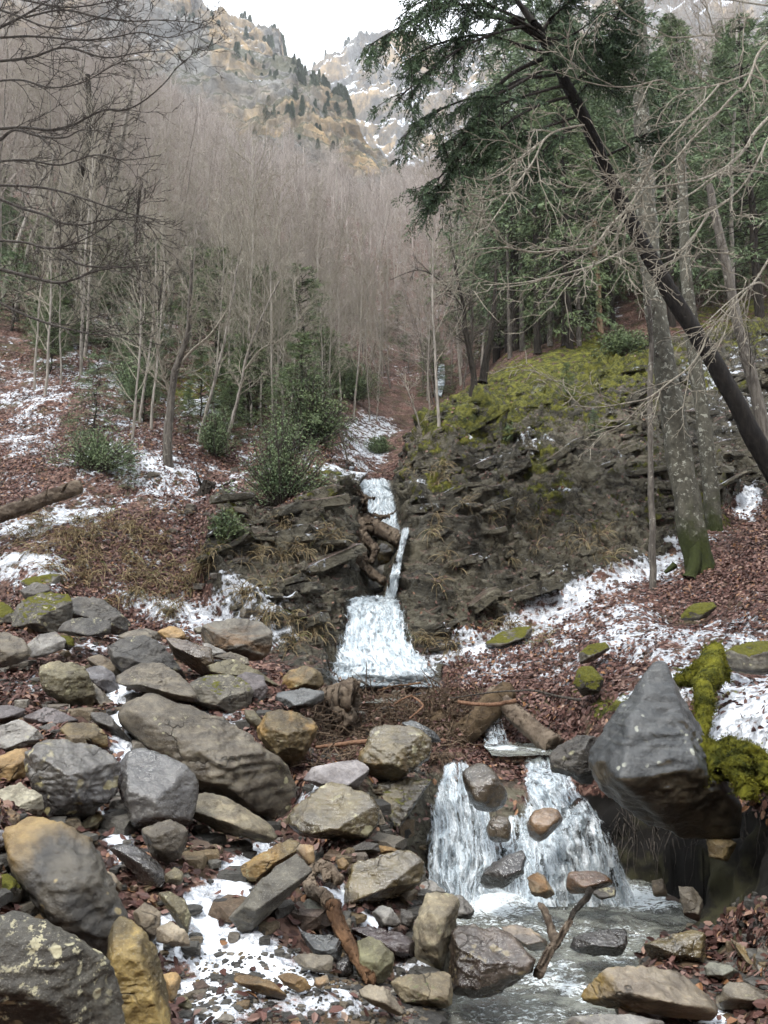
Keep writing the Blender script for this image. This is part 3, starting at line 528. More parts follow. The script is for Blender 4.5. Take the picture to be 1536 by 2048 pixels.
RM = {
 'greydark': rock_mat('dark_grey_rock', (.05,.048,.044), (.1,.092,.08), lich_amt=.35, rough=.6),
 'greybrown': rock_mat('grey_brown_rock', (.075,.065,.05), (.135,.118,.09), lich_amt=.3, rough=.55, strata=.25),
 'greypale': rock_mat('pale_grey_rock', (.13,.128,.12), (.23,.22,.2), lich_amt=.3, rough=.65),
 'greyblue': rock_mat('bluish_rock', (.1,.102,.115), (.17,.165,.17), rough=.55),
 'greygreen': rock_mat('grey_green_rock', (.13,.135,.11), (.2,.2,.16), rough=.65),
 'olive': rock_mat('olive_rock', (.1,.088,.05), (.19,.165,.1), stain=(.22,.17,.07), lich_amt=.45, rough=.6),
 'oliveclean': rock_mat('smooth_olive_rock', (.12,.115,.06), (.19,.18,.11), rough=.6),
 'olivewet': rock_mat('wet_olive_rock', (.058,.046,.022), (.12,.095,.045), stain=(.17,.115,.04), lich_amt=.4, rough=.5, wet=.8),
 'olivesheen': rock_mat('shining_olive_rock', (.07,.055,.026), (.13,.1,.045), rough=.38, wet=1.),
 'ochre': rock_mat('ochre_rock', (.17,.105,.04), (.3,.2,.09), stain=(.12,.1,.07), rough=.65),
 'ochredark': rock_mat('dark_ochre_rock', (.09,.068,.034), (.17,.125,.055), stain=(.22,.14,.05), lich_amt=.3, rough=.58),
 'tan': rock_mat('tan_rock', (.16,.13,.09), (.26,.21,.145), stain=(.25,.15,.07), rough=.7),
 'tanlight': rock_mat('light_tan_rock', (.22,.19,.14), (.34,.29,.21), stain=(.32,.2,.08), rough=.7),
 'tanrough': rock_mat('rough_tan_rock', (.13,.115,.08), (.23,.2,.14), lich_amt=.5, rough=.75, strata=.3),
 'tanlichen': rock_mat('lichened_tan_rock', (.13,.11,.07), (.23,.19,.12), stain=(.26,.18,.07), lich_amt=.7, lichen=(.1,.11,.05), rough=.7),
 'speckle': rock_mat('speckled_rock', (.1,.09,.065), (.3,.28,.21), lich_amt=1.0, lichen=(.4,.37,.28), rough=.8),
 'mossy': rock_mat('mossy_rock', (.07,.066,.055), (.14,.132,.11), moss=.75, lich_amt=.5, rough=.75, strata=.3),
 'mossgreen': rock_mat('moss_covered_rock', (.05,.048,.035), (.1,.09,.07), moss=1.25, rough=.85),
 'mossspot': rock_mat('moss_streaked_rock', (.075,.07,.058), (.15,.138,.11), moss=.42, lich_amt=.8, lichen=(.24,.22,.15), rough=.7),
 'purple': rock_mat('mauve_rock', (.085,.075,.078), (.16,.14,.138), rough=.55),
 'purplewet': rock_mat('wet_purple_rock', (.05,.038,.038), (.09,.068,.065), rough=.45, wet=.8),
 'brownwet': rock_mat('wet_brown_rock', (.042,.03,.022), (.085,.062,.045), stain=(.12,.09,.055), lich_amt=.5, lichen=(.17,.14,.08), rough=.42, wet=.9),
 'brownflat': rock_mat('brown_topped_rock', (.1,.092,.078), (.2,.185,.15), stain=(.17,.11,.06), rough=.65),
 'wetgrey': rock_mat('wet_grey_rock', (.048,.046,.046), (.095,.088,.075), stain=(.16,.135,.07), lich_amt=.55, lichen=(.33,.29,.15), rough=.48, wet=.8),
 'wetgrey2': rock_mat('smooth_wet_grey_rock', (.055,.054,.054), (.088,.084,.078), lich_amt=.22, rough=.42, wet=.9),
 'giantochre': None,
 'giantlichen': rock_mat('lichen_spotted_rock', (.035,.034,.032), (.075,.07,.055), stain=(.15,.11,.05), lich_amt=.95, lichen=(.4,.37,.24), rough=.6),
 'olivelichen': rock_mat('olive_lichened_rock', (.05,.042,.022), (.13,.1,.045), stain=(.26,.19,.07), lich_amt=.6, lichen=(.3,.25,.12), rough=.6),
 'blackwet': rock_mat('black_wet_rock', (.018,.017,.017), (.042,.038,.035), rough=.32, wet=1.),
 'blackmoss': rock_mat('black_mossy_rock', (.016,.014,.01), (.045,.037,.022), stain=(.14,.115,.06), moss=.3, lich_amt=.4, lichen=(.16,.15,.07), rough=.55, wet=.5),
 'slate': rock_mat('slate_rock', (.045,.052,.056), (.085,.09,.088), rough=.45, wet=.5),
 'slab': rock_mat('speckled_slab_rock', (.07,.066,.056), (.12,.112,.09), lich_amt=.8, lichen=(.22,.2,.13), rough=.7),
 'lavender': rock_mat('pale_lavender_rock', (.24,.225,.225), (.33,.31,.305), rough=.6),
 'roundwet': rock_mat('wet_round_rock', (.05,.04,.026), (.1,.078,.05), rough=.35, wet=1.),
 'roundwet2': rock_mat('wet_red_brown_rock', (.11,.06,.03), (.19,.12,.065), rough=.4, wet=1.),
 'striped': rock_mat('striped_rock', (.06,.05,.04), (.17,.14,.11), rough=.45, wet=.6, strata=1.),
 'twotone': rock_mat('pale_brown_rock', (.15,.125,.09), (.25,.21,.155), stain=(.2,.135,.04), rough=.6, wet=.2),
 'slanted': None,
}
def special(name, kindn):
    m = M(name); v = m.obj(False); gx = m.n('ShaderNodeSeparateXYZ'); m.put(gx.inputs[0], v)
    nb = m.noise(v, 3, 5, .6, .5); mid = m.noise(v, 8, 6, .65, .5); fine = m.noise(v, 50, 5, .7)
    if kindn == 'ochre':
        t = m.math('ADD', m.math('SUBTRACT', gx.outputs[2], m.math('MULTIPLY', gx.outputs[0], .55)), m.math('MULTIPLY', m.math('SUBTRACT', nb, .5), .45))
        grey = m.mix(m.step(mid, .35, .65), (.035, .033, .03), (.085, .076, .06))
        col = m.mix(m.step(t, .12, .26), grey, m.mix(m.step(mid, .35, .65), (.13, .085, .032), (.25, .175, .075)))
        lm = m.step(m.voro(m.vm('ADD', v, m.vscale(m.noise(v, 9, 3, out='Color'), .1)), 9), .14, .2, 1., 0.)
        col = m.mix(m.math('MULTIPLY', lm, m.step(m.noise(v, 3, 3), .5, .6, 0., .8)), col, (.3, .24, .12))
        rg = .5
    else:
        col = m.mix(m.step(mid, .3, .7), (.026, .029, .031), (.06, .063, .064))
        st = m.noise(m.vm('MULTIPLY', v, (1.5, 1.5, 14.)), 2.5, 5, .65, .6)
        col = m.mix(m.step(st, .5, .68, 0., .5), col, (.115, .118, .114))
        brown = m.mix(m.step(mid, .35, .65), (.028, .024, .017), (.075, .062, .042))
        col = m.mix(m.step(m.math('ADD', m.nz(), m.math('MULTIPLY', nb, .5)), .15, .42), brown, col)
        lm = m.step(m.voro(m.vm('ADD', v, m.vscale(m.noise(v, 14, 2, out='Color'), .05)), 19, rand=1), .24, .29, 1., 0.)
        lm = m.math('MULTIPLY', lm, m.step(m.noise(v, 3.6, 4, .6), .49, .56)); lm = m.math('MULTIPLY', lm, m.step(m.nz(), .1, .3))
        col = m.mix(m.math('MULTIPLY', lm, .85), col, (.3, .31, .26)); rg = .34
    col = m.mix(m.step(fine, .5, .8, 0., .4), col, m.mix(1., col, (2., 1.95, 1.8), 'MULTIPLY'))
    h = m.math('ADD', m.math('MULTIPLY', mid, .5), m.math('MULTIPLY', fine, .2))
    return m.set(col=col, rough=rg, spec=.45, nrm=m.bump(h, .04, .8))
RM['giantochre'] = special('rusty_topped_rock', 'ochre'); RM['slanted'] = special('pale_spotted_rock', 'slant')

def bark_mat(name, c1, c2, lich=None, amt=.0, moss=0., scale=1., vert=6.):
    m = M(name); v = m.obj(); s = m.vm('MULTIPLY', v, (vert * scale, vert * scale, scale))
    a = m.noise(s, 5, 6, .7, .4); col = m.mix(m.step(a, .35, .65), c1, c2)
    if lich: col = m.mix(m.step(m.noise(v, 9 * scale, 5, .7, .6), .66 - amt * .2, .72 - amt * .2), col, lich)
    if moss:
        z = m.n('ShaderNodeSeparateXYZ'); m.put(z.inputs[0], m.n('ShaderNodeTexCoord').outputs['Object'])
        mk = m.step(m.math('ADD', z.outputs[2], m.math('MULTIPLY', m.noise(v, 4, 5, .7), 1.6)), moss, moss + .5, 1., 0.)
        col = m.mix(mk, col, m.mix(m.noise(v, 20, 4), (.010, .013, .006), (.045, .055, .012)))
    return m.set(col=col, rough=.85, spec=.2, nrm=m.bump(m.math('ADD', a, m.math('MULTIPLY', m.noise(v, 40, 4, .7), .4)), .02, .9))
def leaf_mat(name, c1, c2, sc=2., rough=.6):
    m = M(name); v = m.obj(); g = m.n('ShaderNodeNewGeometry').outputs['Random Per Island']
    f = m.math('ADD', m.math('MULTIPLY', m.noise(v, sc, 3), .7), m.math('MULTIPLY', g, .35))
    col = m.mix(m.step(f, .3, .75), c1, c2)
    return m.set(col=col, rough=rough, spec=.25)
BK = {
 'dark': bark_mat('dark_wet_bark', (.012,.010,.008), (.04,.033,.026), (.12,.115,.09), .12),
 'black': bark_mat('black_bark', (.006,.005,.005), (.02,.017,.014), (.05,.045,.04), .1),
 'grey': bark_mat('grey_bark', (.06,.052,.045), (.15,.135,.115), (.3,.29,.25), .3),
 'pale': bark_mat('pale_bark', (.15,.135,.115), (.34,.31,.27), (.05,.042,.035), .3),
 'lich': bark_mat('lichened_fir_bark', (.045,.042,.032), (.1,.095,.075), (.27,.27,.23), .5, moss=1.2, scale=1.6, vert=1.5),
 'twig': bark_mat('pinkish_twig_bark', (.2,.17,.15), (.42,.37,.33), scale=.6),
 'twigpale': bark_mat('pale_twig_bark', (.18,.16,.125), (.4,.365,.3), scale=2.),
 'twigdark': bark_mat('dark_twig_bark', (.028,.022,.018), (.1,.088,.075), scale=2.),
 'drift': bark_mat('driftwood_grey', (.05,.036,.026), (.17,.135,.1), scale=1.2, vert=1.),
 'driftred': bark_mat('driftwood_brown', (.045,.024,.013), (.15,.085,.045), scale=1.2, vert=1.),
 'logbrown': bark_mat('wet_brown_log', (.035,.024,.014), (.1,.07,.04), scale=1.2, vert=1.),
 'orange': bark_mat('stripped_orange_stick', (.13,.07,.04), (.24,.14,.09), scale=2.),
}
LF = {
 'fir': leaf_mat('dark_fir_needles', (.05,.078,.038), (.18,.23,.105)),
 'firblue': leaf_mat('blue_green_needles', (.055,.09,.048), (.19,.25,.13)),
 'yew': leaf_mat('shrub_leaves', (.06,.095,.045), (.21,.27,.14)),
 'pine': leaf_mat('far_pine_needles', (.025,.04,.02), (.075,.1,.045)),
 'near': leaf_mat('overhanging_needles', (.022,.043,.024), (.1,.155,.075), 3.),
}

# ------------------------------------------------------------------ ground sheet
def dens(stops, n):
    """n values whose density follows the stops (x, weight)"""
    xs = np.linspace(stops[0][0], stops[-1][0], 4000); w = np.interp(xs, [s[0] for s in stops], [s[1] for s in stops])
    c = np.concatenate([[0], np.cumsum((w[1:] + w[:-1]) / 2)]); return np.interp(np.linspace(0, c[-1], n), c, xs)
L = math.log
us = dens([(-1.4, .12), (-.66, .15), (-.6, 1), (.6, 1), (.66, .15), (1.4, .12)], 760)
ws = dens([(L(.9), .3), (L(2.5), .8), (L(4), 1.1), (L(8), 1.2), (L(9), 2.2), (L(16), 2.2), (L(20), 1.), (L(40), .5), (L(290), .25)], 1150)
U, Wg = np.meshgrid(us, ws); Y = np.exp(Wg).ravel(); X = U.ravel() * Y
V = np.stack([X, Y, Y * elev(U.ravel(), Wg.ravel()) + EYE], 1)
def grid_n(V, nr_, nc):
    G = V.reshape(nr_, nc, 3); N = np.cross(np.gradient(G, axis=1), np.gradient(G, axis=0)); N /= np.linalg.norm(N, axis=2, keepdims=True) + 1e-12
    return N.reshape(-1, 3)
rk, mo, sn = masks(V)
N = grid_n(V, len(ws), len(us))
Q3 = V.copy(); Q3[:, 2] *= 2.6; Q3[:, 2] += .9 * V[:, 0]
def saw(V, ax, k, warp, off):
    s = V @ np.array(ax) * k + fbm(V, .7, 3, off=off) * warp; f = s - np.floor(s); h = _val[(np.floor(s).astype(np.int64) * 7 + 11) & 4095]
    return (f ** 1.6) * (1 - np.clip((f - .86) / .14, 0, 1)) * (.6 + .6 * h)
ledge = saw(V, (-.42, -.15, .9), 1.5, 1.1, 3) * .42 * np.clip(fbm(V, .8, 3, off=71) * 1.5 + .6, 0, 1) + saw(V, (-.5, -.1, .86), 4.3, 1.3, 13) * .13 + saw(V, (-.38, .1, .9), 11., 1.6, 23) * .03
cragg = ledge + fbm(Q3, .55, 3, .5, True) * .13 + fbm(Q3, 2.4, 5, .62, True, 50) * .085 + fbm(V * (1, 1, 2.2), 7, 4, .6, True, 20) * .026
rough_ = fbm(V, .5, 3) * .16 + fbm(V, 2.2, 4) * .05 + fbm(V, 11, 3) * .014
amp = np.clip((Y - 1.5) / 4, .15, 1); steep = 1 - np.clip(N[:, 2], 0, 1)
far = np.clip((Y - 20) / 60, 0, 1)
_px, _py = to_px(V)
FALLZ = [(690,940),(800,950),(830,1060),(800,1200),(850,1290),(900,1390),(640,1390),(670,1290),(700,1200),(690,1060)]
calm = 1 - .8 * soft(_px, _py, FALLZ, 14) * (Y > 7)
dsp = calm * amp * (rk * cragg * np.clip((Y - 6) / 4, .1, 1) * .85 + (1 - rk) * rough_) + far * fbm(V, .06, 4) * 2.5 + .03 * np.clip(sn - .5, 0, .5)
V = V + N * dsp[:, None]
def carve(V, poly, z, y0, y1, dep):
    # stream beds: the ground is kept below the water level inside the outline (taken on the water plane)
    q = V.copy(); q[:, 2] = z; px, py = to_px(q); w = np.clip(poly_sd(px, py, poly) / 30 + .2, 0, 1) * (V[:, 1] > y0) * (V[:, 1] < y1)
    V[:, 2] = np.where(w > 0, np.minimum(V[:, 2], z + .04 - (dep + .04) * w), V[:, 2])
carve(V, [(840,1760),(1300,1760),(1420,1840),(1290,1900),(1300,1960),(1240,2100),(1220,2900),(880,2900),(870,2100),(880,1990),(930,1900)], EYE - 1.755, 1.9, 5.3, .1)
carve(V, [(935,1480),(1060,1470),(1110,1490),(1130,1512),(1000,1522),(930,1518)], EYE - 1.06, 6.1, 7.1, .06)
carve(V, [(640,1365),(900,1365),(890,1384),(640,1384)], EYE - .80, 7.7, 8.8, .05)
nrw, nc = len(ws), len(us)
idx = np.arange(nrw * nc).reshape(nrw, nc)
Qg = np.stack([idx[:-1, :-1], idx[:-1, 1:], idx[1:, 1:], idx[1:, :-1]], -1).reshape(-1, 4)
GV = V; GN = grid_n(V, nrw, nc)
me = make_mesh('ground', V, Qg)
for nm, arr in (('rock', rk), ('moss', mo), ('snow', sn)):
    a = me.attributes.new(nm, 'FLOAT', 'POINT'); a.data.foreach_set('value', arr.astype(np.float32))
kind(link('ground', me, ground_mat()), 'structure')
# the ground going on behind the camera, unseen; slopes raised to block sky light
xs = np.linspace(-40, 40, 60); ys = np.linspace(-45, 1.0, 50); bx, by = np.meshgrid(xs, ys); bx = bx.ravel(); by = by.ravel()
bz = -.1 + np.maximum(-by - 3, 0) * .75 + np.maximum(np.abs(bx) - 3, 0) * .7
V2 = np.stack([bx, by, bz], 1); V2[:, 2] += fbm(V2, .3, 4) * .3 - .1
i2 = np.arange(3000).reshape(50, 60); q2 = np.stack([i2[:-1, :-1], i2[:-1, 1:], i2[1:, 1:], i2[1:, :-1]], -1).reshape(-1, 4)
kind(link('sky_block_terrain', make_mesh('sky_block_terrain', V2, q2), ground_mat()), 'structure')

# ------------------------------------------------------------------ boulders
def ico(sub):
    bm = bmesh.new(); bmesh.ops.create_icosphere(bm, subdivisions=sub, radius=1)
    v = np.array([x.co[:] for x in bm.verts]); f = np.array([[l.index for l in x.verts] for x in bm.faces]); bm.free(); return v, f
ICO = {k: ico(k) for k in (1, 2, 4, 5, 6)}
def hull_planes(pts):
    bm = bmesh.new()
    for p in pts: bm.verts.new(p)
    bmesh.ops.convex_hull(bm, input=bm.verts[:]); bmesh.ops.recalc_face_normals(bm, faces=bm.faces[:])
    out = [(np.array(f.normal[:]), np.array(f.verts[0].co[:])) for f in bm.faces if f.calc_area() > 1e-7]; bm.free(); return out
def make_boulder(rec, i):
    c, poly, d, tf, mt, gr, label = rec[:7]; extra = rec[7] if len(rec) > 7 else []
    rg = np.random.default_rng(100 + i)
    pts = opts(c, poly); a = np.array(pts); cx, cy = a.mean(0); wpx, hpx = np.ptp(a[:, 0]), np.ptp(a[:, 1])
    ctr = P(cx, cy, d); size = math.sqrt(wpx * hpx) * d / FPX; t = size * tf
    fwd = P(cx, cy, d + 1) - ctr; fwd = fwd / np.linalg.norm(fwd)
    gk = 1.15 if cx < 700 and 30 < wpx < 260 else 1.09
    pts = [(cx + (x-cx)*gk, cy + (y-cy)*gk) for x, y in pts]
    H = [P(x, y, d) - ctr for x, y in pts]
    up = np.array((0, 0, 1.))
    kk = len(pts); nf = min(kk, 4 + (i % 2)); fr_ = set(int((j * kk / nf + i) % kk) for j in range(nf)); bk_ = set(int((j * kk / 4 + i + 1) % kk) for j in range(4))
    for k, (x, y) in enumerate(pts):
        for s, q in ((-.42, .74), (.42, .8)):
            if mt == 'slanted' and s < 0: continue
            if (s < 0 and k not in fr_) or (s > 0 and k not in bk_): continue
            f = q * rg.uniform(.85, 1.08)
            # front ring sits lower (sloping top faces the sky), back ring higher
            dy = (.17 if s < 0 else -.02) * hpx
            yy = cy + (y - cy) * f + dy; yy = min(yy, a[:, 1].max()); yy = max(yy, a[:, 1].min() + (.12 if s > 0 else .2) * hpx)
            H.append((P(cx + (x - cx) * f, yy, d) - ctr) + fwd * t * s * rg.uniform(.8, 1.1))
    for e in opts(c, extra): H.append((P(e[0], e[1], d) - ctr) - fwd * t * e[2])
    H = np.array(H)
    if mt == 'slanted':
        pl = hull_planes([tuple(h) for h in H]); off = H.mean(0) * .6; Nn = np.array([p[0] for p in pl]); dd = np.array([(p[0] * (p[1] - off)).sum() for p in pl])
    else:
        # a few large facets: chamfered sides along the outline, a sloping top, one or two front faces
        off = np.zeros(3); Nl, dl_ = [], []; O = H[:len(pts)]; rt = np.cross(fwd, (0, 0, 1.)); rt /= np.linalg.norm(rt); u3 = np.cross(rt, fwd)
        per = np.linalg.norm(np.roll(O, -1, 0) - O, axis=1).sum()
        def plane(nv, p): nv = nv / np.linalg.norm(nv); Nl.append(nv); dl_.append(float(nv @ p))
        for k in range(len(O)):
            e = O[(k+1) % len(O)] - O[k]; mid = (O[k] + O[(k+1) % len(O)]) / 2; nn = np.cross(e, fwd); nn /= np.linalg.norm(nn) + 1e-9
            if nn @ mid < 0: nn = -nn
            big_ = np.linalg.norm(e) > .09 * per; upf = max(0., float(nn @ u3))
            plane(nn - fwd * rg.uniform(.05, .45 if big_ else .2) * (1 + upf), mid); plane(nn + fwd * rg.uniform(.05, .6), mid)
        th = t * rg.uniform(.42, .58); hh = hpx * d / FPX
        plane(-fwd * rg.uniform(.6, .95) + u3 * rg.uniform(.6, .9) + rt * rg.uniform(-.22, .22), u3 * hh * rg.uniform(.4, .5))
        plane(-fwd + u3 * rg.uniform(-.45, .1) + rt * rg.uniform(.15, .8), -fwd * th + rt * .12 * size)
        plane(-fwd + u3 * rg.uniform(-.4, .2) - rt * rg.uniform(.15, .8), -fwd * th - rt * .12 * size)
        if rg.random() < .5: plane(-fwd * .5 - u3 * .8 + rt * rg.uniform(-.4, .4), -fwd * th * .8 - u3 * hh * .3)
        plane(fwd + u3 * .2, fwd * th); plane(fwd * .7 + u3 * .6 + rt * rg.uniform(-.4, .4), fwd * th * .7 + u3 * hh * .25)
        Nn = np.array(Nl); dd = np.array(dl_)
    sub = 6 if wpx > 110 else (5 if wpx > 45 else 4); dirs, tri = ICO[sub]
    ok = dd > 1e-4; Nn = Nn[ok]; dd = dd[ok]
    pw = 12 if mt in ('roundwet', 'roundwet2') else (24 if mt in ('giantochre', 'wetgrey2', 'giantlichen') else 70)
    q = np.maximum(dirs @ Nn.T / dd[None], 0)
    mx = q.max(1, keepdims=True) + 1e-9
    r = 1 / (mx[:, 0] * ((q / mx) ** pw).sum(1) ** (1 / pw))
    Vb = dirs * r[:, None] + off
    Pn = Vb + ctr * 3.1 + i * 7.7
    s0 = size
    kn = .8 if mt == 'slanted' else (.6 if mt in ('wetgrey2', 'roundwet', 'roundwet2', 'lavender') else 1.)
    dn = fbm(Pn / s0, 1.7, 4, .5) * .022 * s0 - np.abs(fbm(Pn / s0, 3.2, 4, .55, off=30)) * .03 * s0 + fbm(Pn / s0 * np.array((1, 1, 3.)), 7, 4, .55, True, 60) * .009 * s0 + fbm(Pn, 30, 3) * .0025
    # chipped steps along bedding planes
    ax = rg.normal(size=3); ax[2] = abs(ax[2]) + 1.2; ax /= np.linalg.norm(ax)
    sq = (Pn @ ax) / s0 * rg.uniform(5, 8) + fbm(Pn / s0, 2, 3) * .6
    fr = sq - np.floor(sq); dn += (np.clip(fr * 5, 0, 1) - fr) * .016 * s0 * (fbm(Pn / s0, 1.4, 2, off=90) > -.1)
    n3 = dirs
    dn *= kn
    Vb = Vb + n3 * dn[:, None]
    o = link('boulder', make_mesh('boulder', Vb, None, tri), RM[mt], None, tuple(ctr))
    return tag(o, label, 'boulder' if size > .25 else 'stone')
for i, rec in enumerate(BOULD): make_boulder(rec, i)
# from here on sight lines and heights are measured on the finished ground
bpy.context.view_layer.update(); GO = bpy.data.objects['ground']
def hit(px, py, dmin=1.5):
    b = P(px, py, max(dmin, .5)); a = b - np.array((0, 0, EYE)); a = a / np.linalg.norm(a)
    ok, loc, n_, i_ = GO.ray_cast(tuple(b), tuple(a))
    return np.array(loc) if ok else P(px, py, 280.)
def height(x, y):
    ok, loc, n_, i_ = GO.ray_cast((float(x), float(y), 400.), (0, 0, -1)); return np.array([loc[2] if ok else 0.])
# ------------------------------------------------------------------ loose cover lying on the ground
def surf(n, cond, rg, bias=None):
    """random points on the ground sheet where cond(px, py, d, rock, moss, snow) gives a probability"""
    out_p, out_n = [], []; tot = 0
    while tot < n:
        k = 40000
        j = rg.integers(0, nrw - 1, k); i = rg.integers(0, nc - 1, k); a = rg.random(k)[:, None]; b = rg.random(k)[:, None]
        q = j * nc + i
        p = (GV[q] * (1-a) + GV[q+1] * a) * (1-b) + (GV[q+nc] * (1-a) + GV[q+nc+1] * a) * b
        px, py = to_px(p); ok = (px > -60) & (px < 1600) & (py < 2130)
        pr = np.where(ok, cond(px, py, p[:, 1], rk[q], mo[q], sn[q]), 0)
        s = rg.random(k) < pr
        if s.sum() == 0: continue
        out_p.append(p[s]); out_n.append(GN[q][s]); tot += s.sum()
    return np.concatenate(out_p)[:n], np.concatenate(out_n)[:n]
def clump(p, s=1.3): return np.clip(fbm(p, s, 4, .6) * 1.6 + .55, 0, 1)
def leaf_cond(px, py, d, r, m, s):
    v = np.clip(1 - r * 1.0, .05, 1) * np.clip(1.3 - s * 1.35, .07, 1) * (d < 17) * (d > 2.2) * np.where(m > .6, .35, 1)
    v = v * np.where((px < 900) & (py > 1260), .55, 1)
    v = v * np.clip(d / 7, .3, 1) * np.where(s > .7, .35, 1)
    v = v * (poly_sd(px, py, [(860,1740),(1240,1560),(1560,1640),(1560,1790),(1420,1850),(1300,1900),(1290,1960),(1380,2140),(860,2140),(880,1990),(930,1900)]) < 0)
    v = v * np.clip(1.2 - .9 * ((px < 820) & (py > 1900) & (px > 350)), 0, 1)
    return v
lp, ln = surf(120000, leaf_cond, nr)
keep = nr.random(len(lp)) < clump(lp, 1.1) * .8 + .25; lp, ln = lp[keep], ln[keep]
t = nr.normal(size=lp.shape); t -= ln * (t * ln).sum(1)[:, None] * .82; t /= np.linalg.norm(t, axis=1)[:, None]
s2 = np.cross(t, ln + nr.normal(size=lp.shape) * .35); s2 /= np.linalg.norm(s2, axis=1)[:, None]
up = np.cross(s2, t); Lh = nr.uniform(.032, .062, len(lp))[:, None]; Wh = Lh * nr.uniform(.45, .65, len(lp))[:, None]
base = lp + ln * nr.uniform(.004, .03, len(lp))[:, None]; cv = nr.uniform(-.15, .3, len(lp))[:, None] * Lh
LV = np.stack([base, base + t*Lh*.35 + s2*Wh*.5 + up*cv, base + t*Lh*.75 + s2*Wh*.38 + up*cv, base + t*Lh + up*cv*.4, base + t*Lh*.75 - s2*Wh*.38 + up*cv, base + t*Lh*.35 - s2*Wh*.5 + up*cv], 1).reshape(-1, 3)
b6 = np.arange(len(lp))[:, None] * 6
LQ = np.concatenate([b6 + [[0, 1, 2, 3]], b6 + [[0, 3, 4, 5]]])
def dead_leaf():
    m = M('dead_beech_leaf'); g = m.n('ShaderNodeNewGeometry').outputs['Random Per Island']
    col = m.ramp(g, [(0, (.024, .013, .011)), (.35, (.066, .03, .024)), (.65, (.12, .06, .048)), (.88, (.2, .13, .108)), (.98, (.22, .11, .05)), (1, (.3, .22, .17))])
    return m.set(col=col, rough=.6, spec=.3)
DEAD = dead_leaf()
kind(link('fallen_leaves', make_mesh('fallen_leaves', LV, LQ, smooth=False), DEAD), 'stuff', 'fallen red-brown beech leaves strewn over the slopes and between the boulders')

def stones(name, P0, size, mat, rg, label, flat=.55):
    v, f = ICO[2]; n = len(P0)
    sc = size[:, None] * rg.uniform(.6, 1.25, (n, 3)) * (1, 1, flat)
    Vs = v[None] * (1 + rg.uniform(-.34, .34, (n, len(v)))[..., None]); Vs = np.clip(Vs, -.62, .62) * 1.35
    th = rg.uniform(0, 6.28, n); c, s = np.cos(th), np.sin(th)
    Vs = Vs * sc[:, None]; Vs = np.stack([Vs[..., 0]*c[:, None] - Vs[..., 1]*s[:, None], Vs[..., 0]*s[:, None] + Vs[..., 1]*c[:, None], Vs[..., 2]], -1) + P0[:, None]
    F = f[None] + (np.arange(n) * len(v))[:, None, None]
    return kind(link(name, make_mesh(name, Vs.reshape(-1, 3), None, F.reshape(-1, 3), smooth=False), mat), 'stuff', label)
def gravel_mat():
    m = M('mixed_pebbles'); g = m.n('ShaderNodeNewGeometry').outputs['Random Per Island']; v = m.pos()
    col = m.ramp(g, [(0, (.035, .033, .03)), (.35, (.08, .076, .066)), (.6, (.13, .122, .105)), (.8, (.17, .12, .06)), (.9, (.1, .07, .055)), (1, (.26, .24, .2))])
    col = m.mix(m.step(m.noise(v, 60, 4, .7), .4, .7), m.mix(1., col, (.55, .55, .55), 'MULTIPLY'), col)
    return m.set(col=col, rough=.55, spec=.35, nrm=m.bump(m.noise(v, 70, 4, .7), .01, .8))
GR = gravel_mat()
gp, gn = surf(2600, lambda px, py, d, r, m, s: ((py > 1900) & (px < 900) & (d > 2.4)) * np.clip(1.2 - s * .95, .1, 1) * np.where(px > 330, 1, .1), nr)
stones('gravel', gp, np.clip(np.exp(nr.normal(-4.8, .5, len(gp))), .003, .03), GR, nr, 'small pebbles and gravel showing through the near snow')
gp, gn = surf(1500, lambda px, py, d, r, m, s: ((py > 1250) & (py < 1920) & (px < 880) & (d > 2.6) & (d < 8.6)) * np.clip(1.1 - s * .8, .1, 1), nr)
stones('rubble', gp + gn * .01, np.clip(np.exp(nr.normal(-3.6, .6, len(gp))), .01, .1), GR, nr, 'broken stones filling the gaps between the boulders')
gp, gn = surf(1100, lambda px, py, d, r, m, s: ((py > 1780) & (px > 820) & (d > 2.8) & (d < 5.4)) * 1.0, nr)
stones('rubble', gp - (0, 0, .02), nr.uniform(.015, .06, len(gp)), GR, nr, 'cobbles on the bed of the stream')
gp, gn = surf(160, lambda px, py, d, r, m, s: ((py > 960) & (py < 1300) & (px > 380) & (px < 700) & (d > 8) & (d < 13)) * r * .3 + ((py > 900) & (px < 700) & (py < 1250) & (d > 8)) * .06, nr)
stones('rubble', gp, nr.uniform(.02, .1, len(gp)), RM['greybrown'], nr, 'broken rock lying on the ledges of the slopes')

